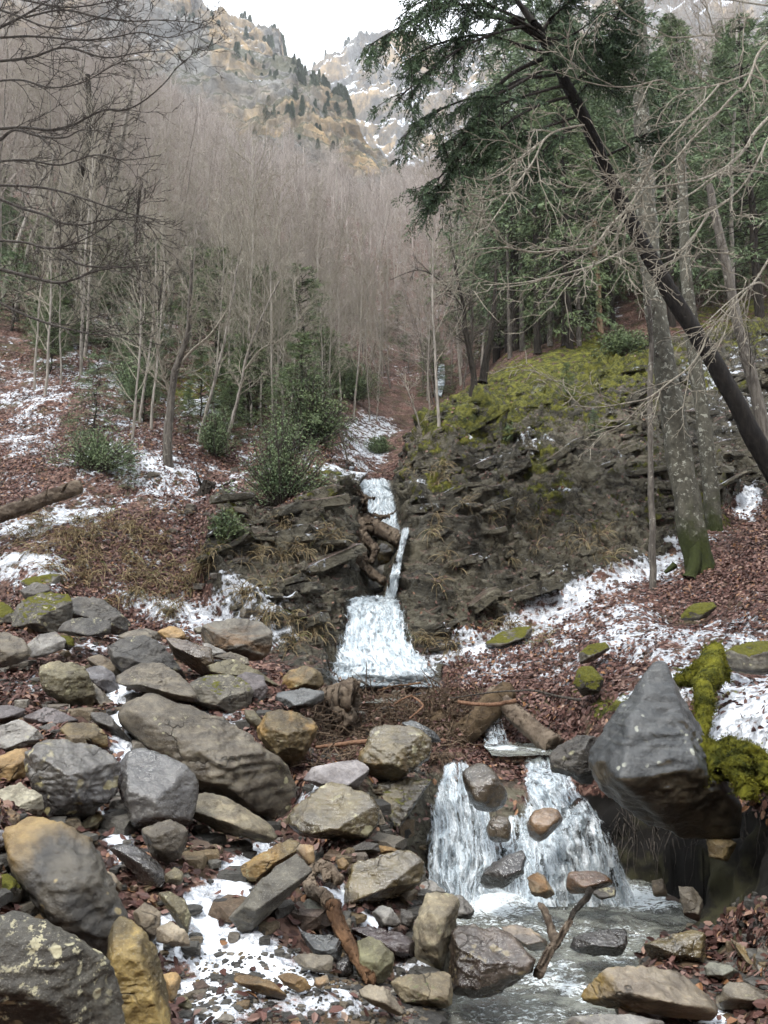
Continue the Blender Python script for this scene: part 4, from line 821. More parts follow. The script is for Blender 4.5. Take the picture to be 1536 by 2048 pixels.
# slabs of bedding breaking out of the two rock faces
def ledges():
    lp_, ln_ = surf(950, lambda px, py, d, r, m, s: (r > .75) * np.where(m > .6, .35, 1) * (d > 8.6) * (d < 19) * (py < 1330) * (poly_sd(px, py, FALLZ) < -12), nr)
    rg = np.random.default_rng(4); v, f = ICO[2]; n = len(lp_); keep_ = fbm(lp_, .9, 3) > -.25; lp_, ln_ = lp_[keep_], ln_[keep_]; n = len(lp_)
    sz = np.exp(rg.normal(-2.45, .55, n)); a = rg.normal(.28, .22, n); b = rg.normal(0, .5, n)
    X_ = np.stack([np.cos(a) * np.cos(b), np.cos(a) * np.sin(b), np.sin(a)], 1); Yv = np.cross((0, 0, 1.), X_); Yv /= np.linalg.norm(Yv, axis=1)[:, None]; Z_ = np.cross(X_, Yv)
    B_ = np.clip(v[None] * (1 + rg.uniform(-.35, .35, (n, len(v)))[..., None]), -.62, .62)
    S_ = sz[:, None] * np.stack([rg.uniform(1.2, 3., n), rg.uniform(.8, 1.5, n), rg.uniform(.22, .6, n)], 1)
    B_ = B_ * S_[:, None]; Vv = B_[..., 0:1] * X_[:, None] + B_[..., 1:2] * Yv[:, None] + B_[..., 2:3] * Z_[:, None] + (lp_ - ln_ * sz[:, None] * .25)[:, None]
    F = f[None] + (np.arange(n) * len(v))[:, None, None]; me = make_mesh('rock_ledges', Vv.reshape(-1, 3), None, F.reshape(-1, 3), smooth=False)
    px, py = to_px(lp_); mm = np.zeros(n)
    for q in MOSS: mm = np.maximum(mm, ell(px, py, *q))
    for nm, arr in (('rock', np.ones(n)), ('moss', mm * .9), ('snow', np.full(n, .3))):
        at = me.attributes.new(nm, 'FLOAT', 'POINT'); at.data.foreach_set('value', np.repeat(arr, len(v)).astype(np.float32))
    kind(link('rock_ledges', me, bpy.data.materials['leaf_litter_rock_snow']), 'stuff', 'thin slabs of bedding standing out of the rock faces beside the falls')
ledges()
# dry grass hanging in tufts
def grass_mat():
    m = M('dry_straw_grass'); g = m.n('ShaderNodeNewGeometry').outputs['Random Per Island']
    return m.set(col=m.ramp(g, [(0, (.08, .06, .03)), (.5, (.22, .165, .09)), (.9, (.36, .29, .17)), (1, (.12, .15, .05))]), rough=.7, spec=.2)
TB = Tubes()
GRASS = [(90,1080,60,40),(160,1080,70,40),(230,1060,80,40),(300,1090,50,40),(200,1150,70,30),(130,1130,60,30),(260,1190,80,25),(340,1215,40,20),(360,1170,50,40),(560,1240,50,25),(500,1180,40,20),(640,960,20,50),(660,1080,20,30),(130,1045,80,20),(420,1120,60,40),(300,1130,60,30),
         (850,1285,20,12),(905,1295,12,12),(1000,1250,40,10),(1080,1275,50,20),(640,1250,30,20),(590,1275,40,15),(1060,1060,60,60),(900,1060,60,80),(1180,1100,80,50),(560,1090,60,60),(880,940,40,30)]
for gx_, gy_, rx_, ry_ in GRASS:
    for _ in range(int(4 + rx_ * ry_ / 260 * (1 if gx_ < 700 and gy_ > 1000 else .35))):
        c = hit(gx_ + nr.normal() * rx_ * .5, gy_ + nr.normal() * ry_ * .5, 7)
        for k in range(16):
            d = nr.normal(size=3) * .5 + (0, -.5, .75); Ln = nr.uniform(.12, .34); p = c + nr.normal(size=3) * .03; pts = [p]
            for q in range(4): d = d + (0, -.1, -.42); d = d / np.linalg.norm(d); p = p + d * Ln / 4; pts.append(p)
            TB.add(pts, [.004, .004, .0035, .003, .001])
kind(link('dry_grass', TB.mesh('dry_grass', 3), grass_mat()), 'stuff', 'straw-coloured dry grass drooping in tufts on the slopes')

# ------------------------------------------------------------------ water
def water_fall_mat(name, lo, hi, STR=.3, SC_=24):
    m = M(name); uv = m.n('ShaderNodeAttribute', attribute_name='flow').outputs['Vector']; e = m.attr('edge')
    s = m.vm('MULTIPLY', uv, (1., STR, 1.)); w = m.vm('ADD', s, m.vscale(m.noise(uv, 5, 4, .65, out='Color'), .09))
    a = m.noise(w, SC_, 6, .72, .5); b = m.noise(s, 6, 4, .6, .6); c = m.voro(w, 16, 'DISTANCE_TO_EDGE')
    f = m.math('ADD', m.math('ADD', m.math('MULTIPLY', a, .85), m.math('MULTIPLY', b, .55)), m.math('MULTIPLY', m.step(c, 0., .16, 1., 0.), .16))
    f = m.math('SUBTRACT', f, m.math('MULTIPLY', m.step(e, 0., 1., 1., 0.), .42))
    al = m.step(f, lo, hi)
    col = m.mix(m.step(a, .4, .7), (.42, .5, .55), (.84, .88, .9))
    return m.set(col=col, rough=.28, spec=.5, alpha=al, nrm=m.bump(m.math('ADD', a, b), .05, .8), sss=0.)
WF = water_fall_mat('falling_white_water', .54, .8, .24, 20); WF2 = water_fall_mat('thin_falling_water', .62, .9, .2, 24)
def interp_line(pl, y): 
    a = np.array(pl, float); return np.interp(y, a[:, 1], a[:, 0])
DROPS = []
def fall(left, right, label, bulge=.12, mat=None, dmin=3., dmax=40, layers=2, drops=600, nrow=90, ncol=46, front=0.06):
    y0 = min(left[0][1], right[0][1]); y1 = max(left[-1][1], right[-1][1])
    root = None
    for ly in range(layers):
        rg = np.random.default_rng(int(y0) + ly); G = np.empty((nrow, ncol, 3)); fl = np.empty((nrow, ncol, 3)); ed = np.empty((nrow, ncol))
        for r in range(nrow):
            y = y0 + (y1 - y0) * r / (nrow - 1); xl, xr = interp_line(left, y), interp_line(right, y)
            for c_ in range(0, ncol):
                t_ = c_ / (ncol - 1); p = hit(xl + (xr - xl) * t_, y, dmin); G[r, c_] = p
                ed[r, c_] = min(1, min(t_, 1 - t_) * 5.) * min(1, (r + 2) / 6)
        # smooth depth
        for _ in range(6):
            G[1:-1] = (G[:-2] + G[1:-1] * 2 + G[2:]) / 4; G[:, 1:-1] = (G[:, :-2] + G[:, 1:-1] * 2 + G[:, 2:]) / 4
        wid = np.linalg.norm(G[:, -1] - G[:, 0], axis=1)
        ln_ = np.concatenate([[0], np.cumsum(np.linalg.norm(np.diff(G[:, ncol // 2], axis=0), axis=1))])
        fl[..., 0] = (np.linspace(-.5, .5, ncol)[None] * wid[:, None]) + ly * 7.3; fl[..., 1] = ln_[:, None]; fl[..., 2] = ly * 3.
        t_ = np.linspace(0, 1, ncol); out = front + ly * .05 + bulge * np.sin(np.pi * t_)
        Vw = G.reshape(-1, 3); dirv = np.array((0, -1., .25)); 
        F3 = fl.reshape(-1, 3) * (1, .4, 1)
        Vw = Vw + dirv * (np.tile(out, nrow)[:, None] + (fbm(F3, 5, 4, .6)[:, None] * .05 + fbm(F3, 17, 3)[:, None] * .018))
        ii = np.arange(nrow * ncol).reshape(nrow, ncol); q = np.stack([ii[:-1, :-1], ii[1:, :-1], ii[1:, 1:], ii[:-1, 1:]], -1).reshape(-1, 4)
        if ly == 0: VA, FA, EA, QA = [Vw], [fl.reshape(-1, 3)], [ed.ravel()], [q]
        else: QA.append(q + len(VA[0]) * ly); VA.append(Vw); FA.append(fl.reshape(-1, 3)); EA.append(ed.ravel())
        drops = int(drops * .3); ki = np.nonzero(ed.ravel() > .8)[0]; k = ki[rg.integers(0, len(ki), drops)]
        DROPS.append(Vw[k] + rg.normal(size=(drops, 3)) * (.012, .03, .014) + (0, -.04, 0))
    # flying drops belong to the same sheet of water
    DP = np.concatenate(DROPS); DROPS.clear(); dv, df = ICO[1]
    rg = np.random.default_rng(5); sz = (rg.uniform(.0012, .0034, len(DP)) * (1 + (y0 < 1300) * .5))[:, None, None]
    Dv = dv[None] * sz * (1, 1, 1.8) + DP[:, None]; off = sum(len(v_) for v_ in VA)
    Tf = (df[None] + (np.arange(len(DP)) * len(dv))[:, None, None] + off).reshape(-1, 3)
    nD = len(DP) * len(dv)
    me = make_mesh('waterfall', np.concatenate(VA + [Dv.reshape(-1, 3)]), np.concatenate(QA), Tf)
    a = me.attributes.new('flow', 'FLOAT_VECTOR', 'POINT'); a.data.foreach_set('vector', np.concatenate(FA + [np.zeros((nD, 3))]).astype(np.float32).ravel())
    a = me.attributes.new('edge', 'FLOAT', 'POINT'); a.data.foreach_set('value', np.concatenate(EA + [np.full(nD, 5.)]).astype(np.float32))
    me.materials.append(mat or WF); me.materials.append(FOAM)
    nq = sum(len(q) for q in QA); mi = np.zeros(nq + len(Tf), np.int32); mi[nq:] = 1; me.polygons.foreach_set('material_index', mi)
    return kind(link('waterfall', me, None), 'structure', label)
fm = M('white_drops'); FOAM = fm.set(col=(.82, .87, .9), rough=.25, spec=.5)
fall([(688,1200),(680,1250),(662,1300),(642,1340),(632,1380)], [(806,1200),(822,1240),(828,1275),(850,1310),(888,1335),(906,1380)], 'broad white main fall above the debris dam', dmin=8, layers=3, drops=2500)
fall([(708,968),(722,1000),(728,1040),(738,1075)], [(786,975),(796,1010),(803,1050),(808,1075)], 'white upper fall pouring behind the jammed roots', dmin=9, layers=3, drops=900)
fall([(800,1066),(795,1110),(776,1160),(765,1205)], [(822,1064),(806,1120),(801,1165),(793,1205)], 'narrow chute of white water beside the jammed roots', dmin=9, drops=500, ncol=20, bulge=.04, front=.12)
fall([(822,905),(812,925),(799,965)], [(850,903),(838,930),(822,965)], 'small white cascade higher in the gully', dmin=15, drops=150, ncol=20, bulge=.03)
fall([(876,730),(868,765),(866,795)], [(890,730),(893,765),(885,795)], 'distant thin fall high in the gully', dmin=20, drops=80, ncol=14, bulge=.03)
fall([(882,1528),(854,1600),(838,1680),(832,1770),(850,1805)], [(935,1525),(974,1600),(1002,1650),(1016,1720),(1004,1805)], 'left stream of the lower cascade', dmin=4.6, mat=WF2, layers=3, drops=2500, nrow=110)
fall([(1030,1515),(1034,1560),(1024,1620),(996,1665),(978,1740),(955,1805)], [(1126,1518),(1154,1580),(1200,1625),(1246,1690),(1272,1740),(1320,1805)], 'right curtain of the lower cascade', dmin=4.6, mat=WF2, layers=3, drops=3000, nrow=110, ncol=60)
fall([(1002,1632),(985,1700),(972,1800)], [(1048,1628),(1068,1700),(1085,1800)], 'middle spill of the lower cascade between the stones', dmin=4.6, mat=WF2, drops=600, nrow=60, ncol=24)
fall([(963,1438),(958,1492)], [(1000,1436),(1022,1492)], 'short fall between the dark logs', dmin=6, mat=WF2, drops=400, ncol=20, nrow=30)

def pool_mat():
    m = M('clear_stream_water'); p = m.pos(); fo = m.attr('foam')
    n1 = m.noise(m.vm('MULTIPLY', p, (1., 1.8, 1.)), 8, 5, .65, .8); n2 = m.noise(p, 42, 3, .6)
    h = m.math('ADD', n1, m.math('MULTIPLY', n2, .3)); bn = m.bump(h, .05, .7)
    fr = m.n('ShaderNodeFresnel'); fr.inputs['IOR'].default_value = 1.5; m.put(fr.inputs['Normal'], bn)
    tr = m.n('ShaderNodeBsdfTransparent'); tr.inputs[0].default_value = (.8, .79, .7, 1)
    gl = m.n('ShaderNodeBsdfGlossy'); gl.inputs['Roughness'].default_value = .12; m.put(gl.inputs['Normal'], bn)
    mx = m.n('ShaderNodeMixShader'); m.put(mx.inputs[0], m.math('ADD', fr.outputs[0], .06)); m.t.links.new(tr.outputs[0], mx.inputs[1]); m.t.links.new(gl.outputs[0], mx.inputs[2])
    df = m.n('ShaderNodeBsdfDiffuse'); df.inputs[0].default_value = (.26, .27, .235, 1); m0 = m.n('ShaderNodeMixShader'); ae = m.step(m.noise(m.vm('MULTIPLY', p, (1., 1.7, 1.)), 6, 5, .65, 1.), .36, .66, .12, .62); m.put(m0.inputs[0], ae); m.t.links.new(mx.outputs[0], m0.inputs[1]); m.t.links.new(df.outputs[0], m0.inputs[2]); mx = m0
    m.set(col=(.72, .78, .8), rough=.35, nrm=bn)
    v = m.math('ADD', fo, m.math('MULTIPLY', m.math('SUBTRACT', m.noise(m.vm('MULTIPLY', p, (1., 1.6, 1.)), 20, 6, .75, 1.4), .5), 2.6))
    v = m.math('ADD', v, m.math('MULTIPLY', m.math('SUBTRACT', m.noise(p, 5, 3, .6, .5), .5), .8))
    mx2 = m.n('ShaderNodeMixShader'); m.put(mx2.inputs[0], m.step(v, .55, .85)); m.t.links.new(mx.outputs[0], mx2.inputs[1]); m.t.links.new(m.b.outputs[0], mx2.inputs[2])
    m.t.links.new(mx2.outputs[0], m.out.inputs['Surface']); return m.m
PM = pool_mat()
def pool(x0, x1, y0, y1, z, foam, label, n=150, amp=.012):
    gx, gy = np.meshgrid(np.linspace(x0, x1, n), np.linspace(y0, y1, n)); Vp = np.stack([gx.ravel(), gy.ravel(), np.full(n*n, z)], 1)
    Vp[:, 2] += fbm(Vp, 5, 4, .55) * amp + fbm(Vp, 19, 3) * amp * .35
    px, py = to_px(Vp); fo = np.zeros(len(Vp))
    for f in foam: fo = np.maximum(fo, ell(px, py, *f))
    ii = np.arange(n*n).reshape(n, n); q = np.stack([ii[:-1, :-1], ii[:-1, 1:], ii[1:, 1:], ii[1:, :-1]], -1).reshape(-1, 4)
    me = make_mesh('water', Vp, q); a = me.attributes.new('foam', 'FLOAT', 'POINT'); a.data.foreach_set('value', fo.astype(np.float32))
    kind(link('water', me, PM), 'structure', label)
pool(-.1, 2.1, 1.9, 5.75, EYE - 1.755, [(950,1795,130,34,8,.95),(1270,1795,90,26,5,.85),(900,1835,60,22,10,.6),(1130,1970,90,24,25,.72),(1240,1910,50,20,0,.55),(950,2010,90,25,0,.4),(1100,1950,80,36,0,.62),(1060,2030,160,36,0,.55),(980,1975,90,20,10,.55),(1000,1850,220,40,5,.52),(1090,1775,150,34,0,.85),(1180,1870,140,40,0,.45)], 'clear shallow stream over cobbles with foam below the cascade', 240)
pool(.86, 1.95, 6.34, 7.5, EYE - 1.07, [(1000,1494,40,7,3,.9),(1060,1498,40,5,5,.6)], 'small upper pool behind the lip of the lower cascade', 100, .006)
pool(-1.0, .9, 7.72, 8.9, EYE - .80, [(770,1372,130,10,0,.75)], 'shallow water at the foot of the main fall', 100, .008)

# ------------------------------------------------------------------ logs, roots and driftwood
def bez(pts, n):
    """smooth curve through points"""
    p = np.array(pts, float); m_ = len(p); t = np.linspace(0, m_ - 1, n); i = np.minimum(t.astype(int), m_ - 2); f = (t - i)[:, None]
    g = lambda k: p[np.clip(k, 0, m_ - 1)]
    a, b, c, d = g(i-1), g(i), g(i+1), g(i+2)
    return .5 * ((2*b) + (c-a)*f + (2*a-5*b+4*c-d)*f*f + (3*b-a-3*c+d)*f**3)
def limb(pts_px, r0, r1, n=24, cap=True, wob=0., rg=nr):
    P3 = bez([P(x, y, d) for x, y, d in pts_px], n)
    if wob: P3[1:-1] += rg.normal(size=(n-2, 3)) * wob
    r = np.linspace(r0, r1, n) * (1 + .12 * vnoise(P3 * 5 + 3))
    if cap:
        d0 = P3[0] - P3[1]; d1 = P3[-1] - P3[-2]; d0 /= np.linalg.norm(d0); d1 /= np.linalg.norm(d1)
        P3 = np.concatenate([[P3[0] + d0 * .012], [P3[0] + d0 * .01], P3, [P3[-1] + d1 * .01], [P3[-1] + d1 * .012]]); r = np.concatenate([[.001], [r[0] * .88], r, [r[-1] * .88], [.001]])
    return P3, r
def log(name, paths, mat, label, cat='log', sides=26, bark=.03, freq=9):
    tb = Tubes(); c = P(*paths[0][0][0])
    for pts, r0, r1 in paths:
        P3, r = limb(pts, r0, r1, 64 if r0 > .02 else 14, wob=.0015); tb.add(P3, r)
    Vl, Ql = tb.arrays(sides); A_ = np.stack([Vl[:, 0] + Vl[:, 1] * .3, Vl[:, 2] * 1., Vl[:, 1]], 1)
    ax = np.array(P(*paths[0][0][-1])) - c; ax /= np.linalg.norm(ax); al = (Vl @ ax)[:, None] * ax; st = (Vl - al) * 4 + al * .5
    k = (fbm(st, freq, 4, .6, True) - .4) * bark * .8 + fbm(Vl, 6, 3) * bark * .5
    ctr_ = Vl.mean(0); me = make_mesh(name, Vl - c + (k[:, None] * .5) * np.array((.3, -1, .8)), Ql)
    return tag(link(name, me, mat, None, tuple(c)), label, cat)
log('log', [([(878,1440,7.1),(905,1478,6.9),(950,1448,6.95),(990,1405,7.1),(1012,1385,7.3)], .125, .1)], BK['logbrown'], 'thick short brown log at the right end of the debris dam')
log('log', [([(985,1385,7.3),(1020,1420,7.0),(1060,1455,6.8),(1106,1492,6.6)], .075, .085)], BK['drift'], 'grey log slanting down to the upper pool right of the thick brown log')
log('stump', [([(600,1428,7.2),(630,1415,7.1),(660,1400,7.05),(700,1395,7.0)], .06, .15), ([(690,1440,7.0),(672,1415,7.0),(690,1385,7.05),(705,1370,7.1)], .11, .07), ([(640,1410,7.1),(655,1390,7.1),(690,1372,7.2)], .04, .06)], BK['drift'], 'gnarled grey root stump at the left end of the debris dam', 'stump', bark=.04, freq=6)
log('stick', [([(918,1404,6.8),(960,1409,6.7),(1000,1408,6.65),(1030,1402,6.6)], .016, .02)], BK['orange'], 'stripped orange-brown stick lying across the thick brown log', 'stick', 8, .003)
log('stick', [([(635,1494,6.0),(670,1490,5.95),(705,1486,5.9),(742,1482,5.85)], .012, .018)], BK['orange'], 'pale brown stick in front of the debris dam near the notched block', 'stick', 8, .003)
log('branch', [([(822,1392,6.9),(838,1402,6.8),(846,1412,6.75),(832,1426,6.7),(820,1436,6.7)], .01, .008), ([(790,1408,6.9),(806,1398,6.85),(823,1391,6.85)], .008, .008)], BK['orange'], 'bent reddish branch on the middle of the debris dam', 'branch', 7, .002)
log('branch', [([(900,1396,6.9),(960,1388,6.7),(1020,1382,6.5),(1070,1381,6.3),(1100,1390,6.2),(1160,1400,6.1)], .006, .012)], BK['twigdark'], 'long thin dark branch reaching over the grey slanting log', 'branch', 6, .002)
log('branch', [([(680,1368,7.7),(700,1360,7.7),(720,1362,7.6),(735,1370,7.6)], .009, .012)], BK['twigdark'], 'dark curved branch in the water at the foot of the main fall', 'branch', 6, .002)
log('branch', [([(760,1380,7.6),(790,1372,7.6),(815,1370,7.6),(840,1366,7.6)], .007, .01)], BK['driftred'], 'thin brown branch floating before the main fall', 'branch', 6, .002)
log('driftwood', [([(664,1812,3.55),(676,1850,3.5),(700,1895,3.42),(722,1930,3.35),(742,1958,3.3)], .034, .022), ([(668,1830,3.52),(680,1870,3.45),(705,1905,3.4)], .02, .014)], BK['driftred'], 'twisted brown driftwood piece leaning down between the stones', 'driftwood', bark=.02)
log('driftwood', [([(625,1740,3.8),(618,1760,3.75),(625,1782,3.68),(650,1795,3.6),(658,1812,3.58)], .03, .03), ([(640,1728,3.8),(660,1738,3.75),(678,1760,3.7)], .02, .024), ([(628,1740,3.8),(650,1735,3.75),(655,1755,3.7)], .025, .02)], BK['drift'], 'gnarled grey driftwood knot above the twisted brown piece', 'driftwood', bark=.03, freq=7)
log('driftwood', [([(1076,1948,3.65),(1086,1925,3.7),(1102,1898,3.78),(1118,1878,3.84),(1140,1842,3.95)], .024, .014), ([(1080,1810,4.2),(1092,1835,4.1),(1104,1862,3.98),(1112,1885,3.85)], .012, .022)], BK['drift'], 'forked brown driftwood standing in the stream', 'driftwood', bark=.03)
log('driftwood', [([(1180,1780,4.4),(1170,1800,4.3),(1150,1820,4.25),(1140,1840,4.2)], .02, .012)], BK['dark'], 'black wet driftwood stub beside the reddish flat rock', 'driftwood', bark=.02)
log('fallen_log', [([(-60,1052,9.4),(0,1030,9.5),(60,1010,9.7),(110,992,9.9),(158,975,10.1)], .09, .1), ([(40,1010,9.6),(50,992,9.55)], .02, .006), ([(90,1000,9.75),(95,975,9.7)], .02, .006), ([(120,985,9.9),(135,968,9.8)], .03, .008)], BK['drift'], 'weathered fallen trunk lying on the snow at the left edge', 'log')
log('log', [([(722,1042,11.6),(745,1053,11.5),(775,1068,11.4),(802,1082,11.3)], .12, .13)], BK['drift'], 'broken grey log wedged across the upper fall')
rg = np.random.default_rng(77)
RT = [([(700,985,11.9),(705,1020,11.5),(718,1050,11.3),(728,1075,11.2),(752,1105,11.1)], .1, .07),
      ([(700,1085,11.2),(705,1110,11.1),(728,1135,11.0),(745,1150,10.9),(768,1163,10.8)], .11, .05), ([(700,1090,11.1),(712,1085,11.1),(722,1100,11.1),(728,1125,11)], .09, .07),
      ([(712,1075,11.1),(735,1085,11.1),(750,1100,11),(742,1125,11)], .06, .05), ([(650,1055,11.6),(675,1035,11.5),(700,1030,11.4),(712,1025,11.4)], .04, .05),
      ([(655,1048,11.5),(690,1055,11.4),(715,1060,11.3)], .03, .04), ([(662,1080,11.4),(690,1078,11.3),(722,1075,11.2),(735,1080,11.2)], .02, .03)]
for k in range(60):
    x, y = rg.uniform(668, 735), rg.uniform(985, 1120); a = rg.normal(size=2) * 26
    RT.append(([(x, y, 11.7), (x + a[0]*.4 + rg.normal()*6, y + a[1]*.4, 11.5), (x + a[0], y + a[1]*.8 + rg.normal()*6, 11.35)], rg.uniform(.015, .045), .008))
log('root_mass', RT, BK['drift'], 'tangled brown roots jammed in the gully left of the upper fall', 'roots', 20, .07, 8)
log('snow_stump', [([(405,998,11.3),(412,985,11.3),(418,968,11.3)], .12, .1), ([(415,985,11.3),(440,975,11.2),(470,960,11.1)], .03, .008), ([(405,985,11.3),(398,960,11.2),(392,945,11.2)], .025, .006)], BK['dark'], 'short dark stump with side shoots on the snowy ledge', 'stump')

# mossy roots of the right bank
def mossy():
    m = M('thick_yellow_moss'); v = m.obj(); col = m.mix(m.step(m.noise(v, 7, 6, .75), .35, .65), (.03, .037, .008), (.19, .185, .024))
    return m.set(col=col, rough=.95, spec=.1, nrm=m.bump(m.noise(v, 45, 5, .8), .03, 1.))
MO = mossy()
def moss_thing(name, paths, label, cat, n=14000):
    tb = Tubes(); c = P(*paths[0][0][0])
    for pts, r0, r1 in paths: P3, r = limb(pts, r0, r1, 26, wob=.004); tb.add(P3, r)
    Vl, Ql = tb.arrays(18); k = fbm(Vl, 9, 5, .6); nrm = np.stack([fbm(Vl, 7, 3, off=k_) for k_ in (0, 30, 60)], 1)
    Vl = Vl + nrm * .03
    k = rg.integers(0, len(Vl), n); D = rg.normal(size=(n, 3)) + (0, -.4, .5); Bv, Bq = blades(Vl[k] + rg.normal(size=(n, 3)) * .008, D, rg.uniform(.012, .026, n), .006, rg)
    return tag(link(name, make_mesh(name, np.concatenate([Vl, Bv]) - c, np.concatenate([Ql, Bq + len(Vl)])), MO, None, tuple(c)), label, cat)
moss_thing('mossy_root', [([(1428,1305,5.6),(1420,1345,5.2),(1412,1390,4.9),(1408,1430,4.75),(1400,1480,4.6)], .09, .03), ([(1425,1325,5.5),(1395,1345,5.3),(1360,1365,5.2)], .07, .05), ([(1430,1320,5.4),(1440,1345,5.3)], .05, .04)], 'thick forked root fully wrapped in yellow-green moss', 'root')
moss_thing('moss_cushion', [([(1400,1500,4.5),(1415,1520,4.4),(1440,1535,4.35)], .07, .09), ([(1450,1500,4.5),(1480,1520,4.3),(1500,1530,4.2)], .07, .1), ([(1470,1530,4.2),(1485,1555,4.1),(1500,1575,4.05)], .07, .05), ([(1400,1520,4.4),(1395,1545,4.35),(1405,1560,4.3)], .05, .04), ([(1510,1535,4.2),(1536,1550,4.1),(1570,1560,4.1)], .06, .08)], 'bulging bright moss cushion draped on the right bank beside the slanted boulder', 'moss', 16000)
log('broken_root', [([(1500,1570,4.15),(1508,1590,4.1),(1505,1608,4.1)], .03, .012)], BK['driftred'], 'broken brown root end hanging below the moss cushion', 'root')

tb = Tubes()
for k in range(110):
    x, y = rg.uniform(1225, 1530), rg.uniform(1600, 1690); b0 = hit(x, y, 3.6); p = b0 + (0, -.04, .02); d = rg.normal(size=3) * (.4, .3, .1) + (0, -.5, -.2); Ln = rg.uniform(.15, .6); pts = [p]
    for q in range(6): d = d + rg.normal(size=3) * .22 + (0, .05, -.5); d /= np.linalg.norm(d); p = p + d * Ln / 6; pts.append(p)
    r = rg.uniform(.0015, .006); tb.add(pts, [r * (1 - .13 * q) for q in range(7)])
kind(link('hanging_roots', tb.mesh('hanging_roots', 4), BK['twigdark']), 'stuff', 'thin roots hanging down the dark undercut bank')

# brown debris of twigs and leaves caught on the dam
tb = Tubes(); rg = np.random.default_rng(9)
DAM = [(610,1395),(700,1372),(880,1376),(1000,1392),(985,1440),(905,1500),(872,1535),(780,1500),(650,1560),(612,1520)]
cnt = 0
while cnt < 2600:
    x, y = rg.uniform(600, 1010), rg.uniform(1366, 1565)
    if poly_sd(np.array([x]), np.array([y]), DAM)[0] < 0: continue
    p = hit(x, y, 4.5) + (0, -rg.uniform(0, .16), rg.uniform(-.02, .06)); d = rg.normal(size=3) * (1, .5, .7) + (0, -.1, -.35); d /= np.linalg.norm(d); Ln = rg.uniform(.06, .32); pts = [p]
    for q in range(4): d = d + rg.normal(size=3) * .25; d /= np.linalg.norm(d); p = p + d * Ln / 4; pts.append(p)
    r = rg.uniform(.002, .008); tb.add(pts, [r, r, r * .9, r * .8, r * .4]); cnt += 1
for x0_, y0_ in [(1040, 1515)] * 140 + [(1010, 1520)] * 60 + [(900, 1525)] * 50:     # strands hanging over the lip
    p = hit(x0_ + rg.normal() * 14, y0_ - 8, 5) + (0, -.08, .06); d = np.array((rg.normal() * .3, -.7, .2)); Ln = rg.uniform(.1, .5); pts = [p]
    for q in range(4): d = d + (0, .1, -.55); d /= np.linalg.norm(d); p = p + d * Ln / 4; pts.append(p)
    tb.add(pts, [.004, .004, .0035, .003, .001])
kind(link('debris', tb.mesh('debris', 3), bark_mat('debris_twig', (.04, .026, .017), (.22, .16, .11), scale=3)), 'stuff', 'matted dark twigs and stems caught on the dam between the falls')
dl, dn = [], []
while len(dl) < 700:
    x, y = rg.uniform(600, 1060), rg.uniform(1366, 1565)
    if poly_sd(np.array([x]), np.array([y]), DAM)[0] < -8: continue
    dl.append(hit(x, y, 4.5) + (0, -rg.uniform(0, .2), rg.uniform(0, .1)))
dl = np.array(dl); Bv, Bq = blades(dl, rg.normal(size=dl.shape), rg.uniform(.035, .06, len(dl)), .028, rg, .1)
kind(link('fallen_leaves', make_mesh('fallen_leaves', Bv, Bq, smooth=False), DEAD), 'stuff', 'wet dead leaves caught in the twigs of the dam')
# ------------------------------------------------------------------ trees
def nrmz(v): l = math.sqrt(v[0]*v[0] + v[1]*v[1] + v[2]*v[2]) + 1e-9; return (v[0]/l, v[1]/l, v[2]/l)
def grow(tb, p, d, L_, r, lvl, prm, rd):
    """one limb and its side limbs; prm[lvl] = (points, wobble, lift, children, angle, length ratio, first child at)"""
    n, wob, lift, kids, ang, ratio, t0 = prm[lvl]; pts = [p]; dirs = [d]; s = L_ / (n - 1)
    for i in range(n - 1):
        d = nrmz((d[0] + rd.gauss(0, wob), d[1] + rd.gauss(0, wob), d[2] + rd.gauss(0, wob) + lift)); p = (p[0]+d[0]*s, p[1]+d[1]*s, p[2]+d[2]*s); pts.append(p); dirs.append(d)
    tb.add(pts, [r * (1 - .78 * i / (n - 1)) for i in range(n)])
    if lvl + 1 < len(prm):
        for k in range(kids):
            t = t0 + (1 - t0) * (k + rd.random()) / kids; f = t * (n - 1); i = min(int(f), n - 2); f -= i
            q = tuple(pts[i][j] * (1-f) + pts[i+1][j] * f for j in range(3)); dd = dirs[i]
            a = rd.uniform(0, 6.283); x = nrmz((rd.gauss(0, 1), rd.gauss(0, 1), rd.gauss(0, 1))); dt = sum(x[j]*dd[j] for j in range(3)); x = nrmz(tuple(x[j] - dt*dd[j] for j in range(3)))
            an = ang * rd.uniform(.7, 1.25); c, sn_ = math.cos(an), math.sin(an)
            grow(tb, q, nrmz(tuple(dd[j]*c + x[j]*sn_ for j in range(3))), L_ * ratio * (1.15 - .75 * t) * rd.uniform(.6, 1.2), max(r * (1 - .78*t) * .55, .0035), lvl + 1, prm, rd)
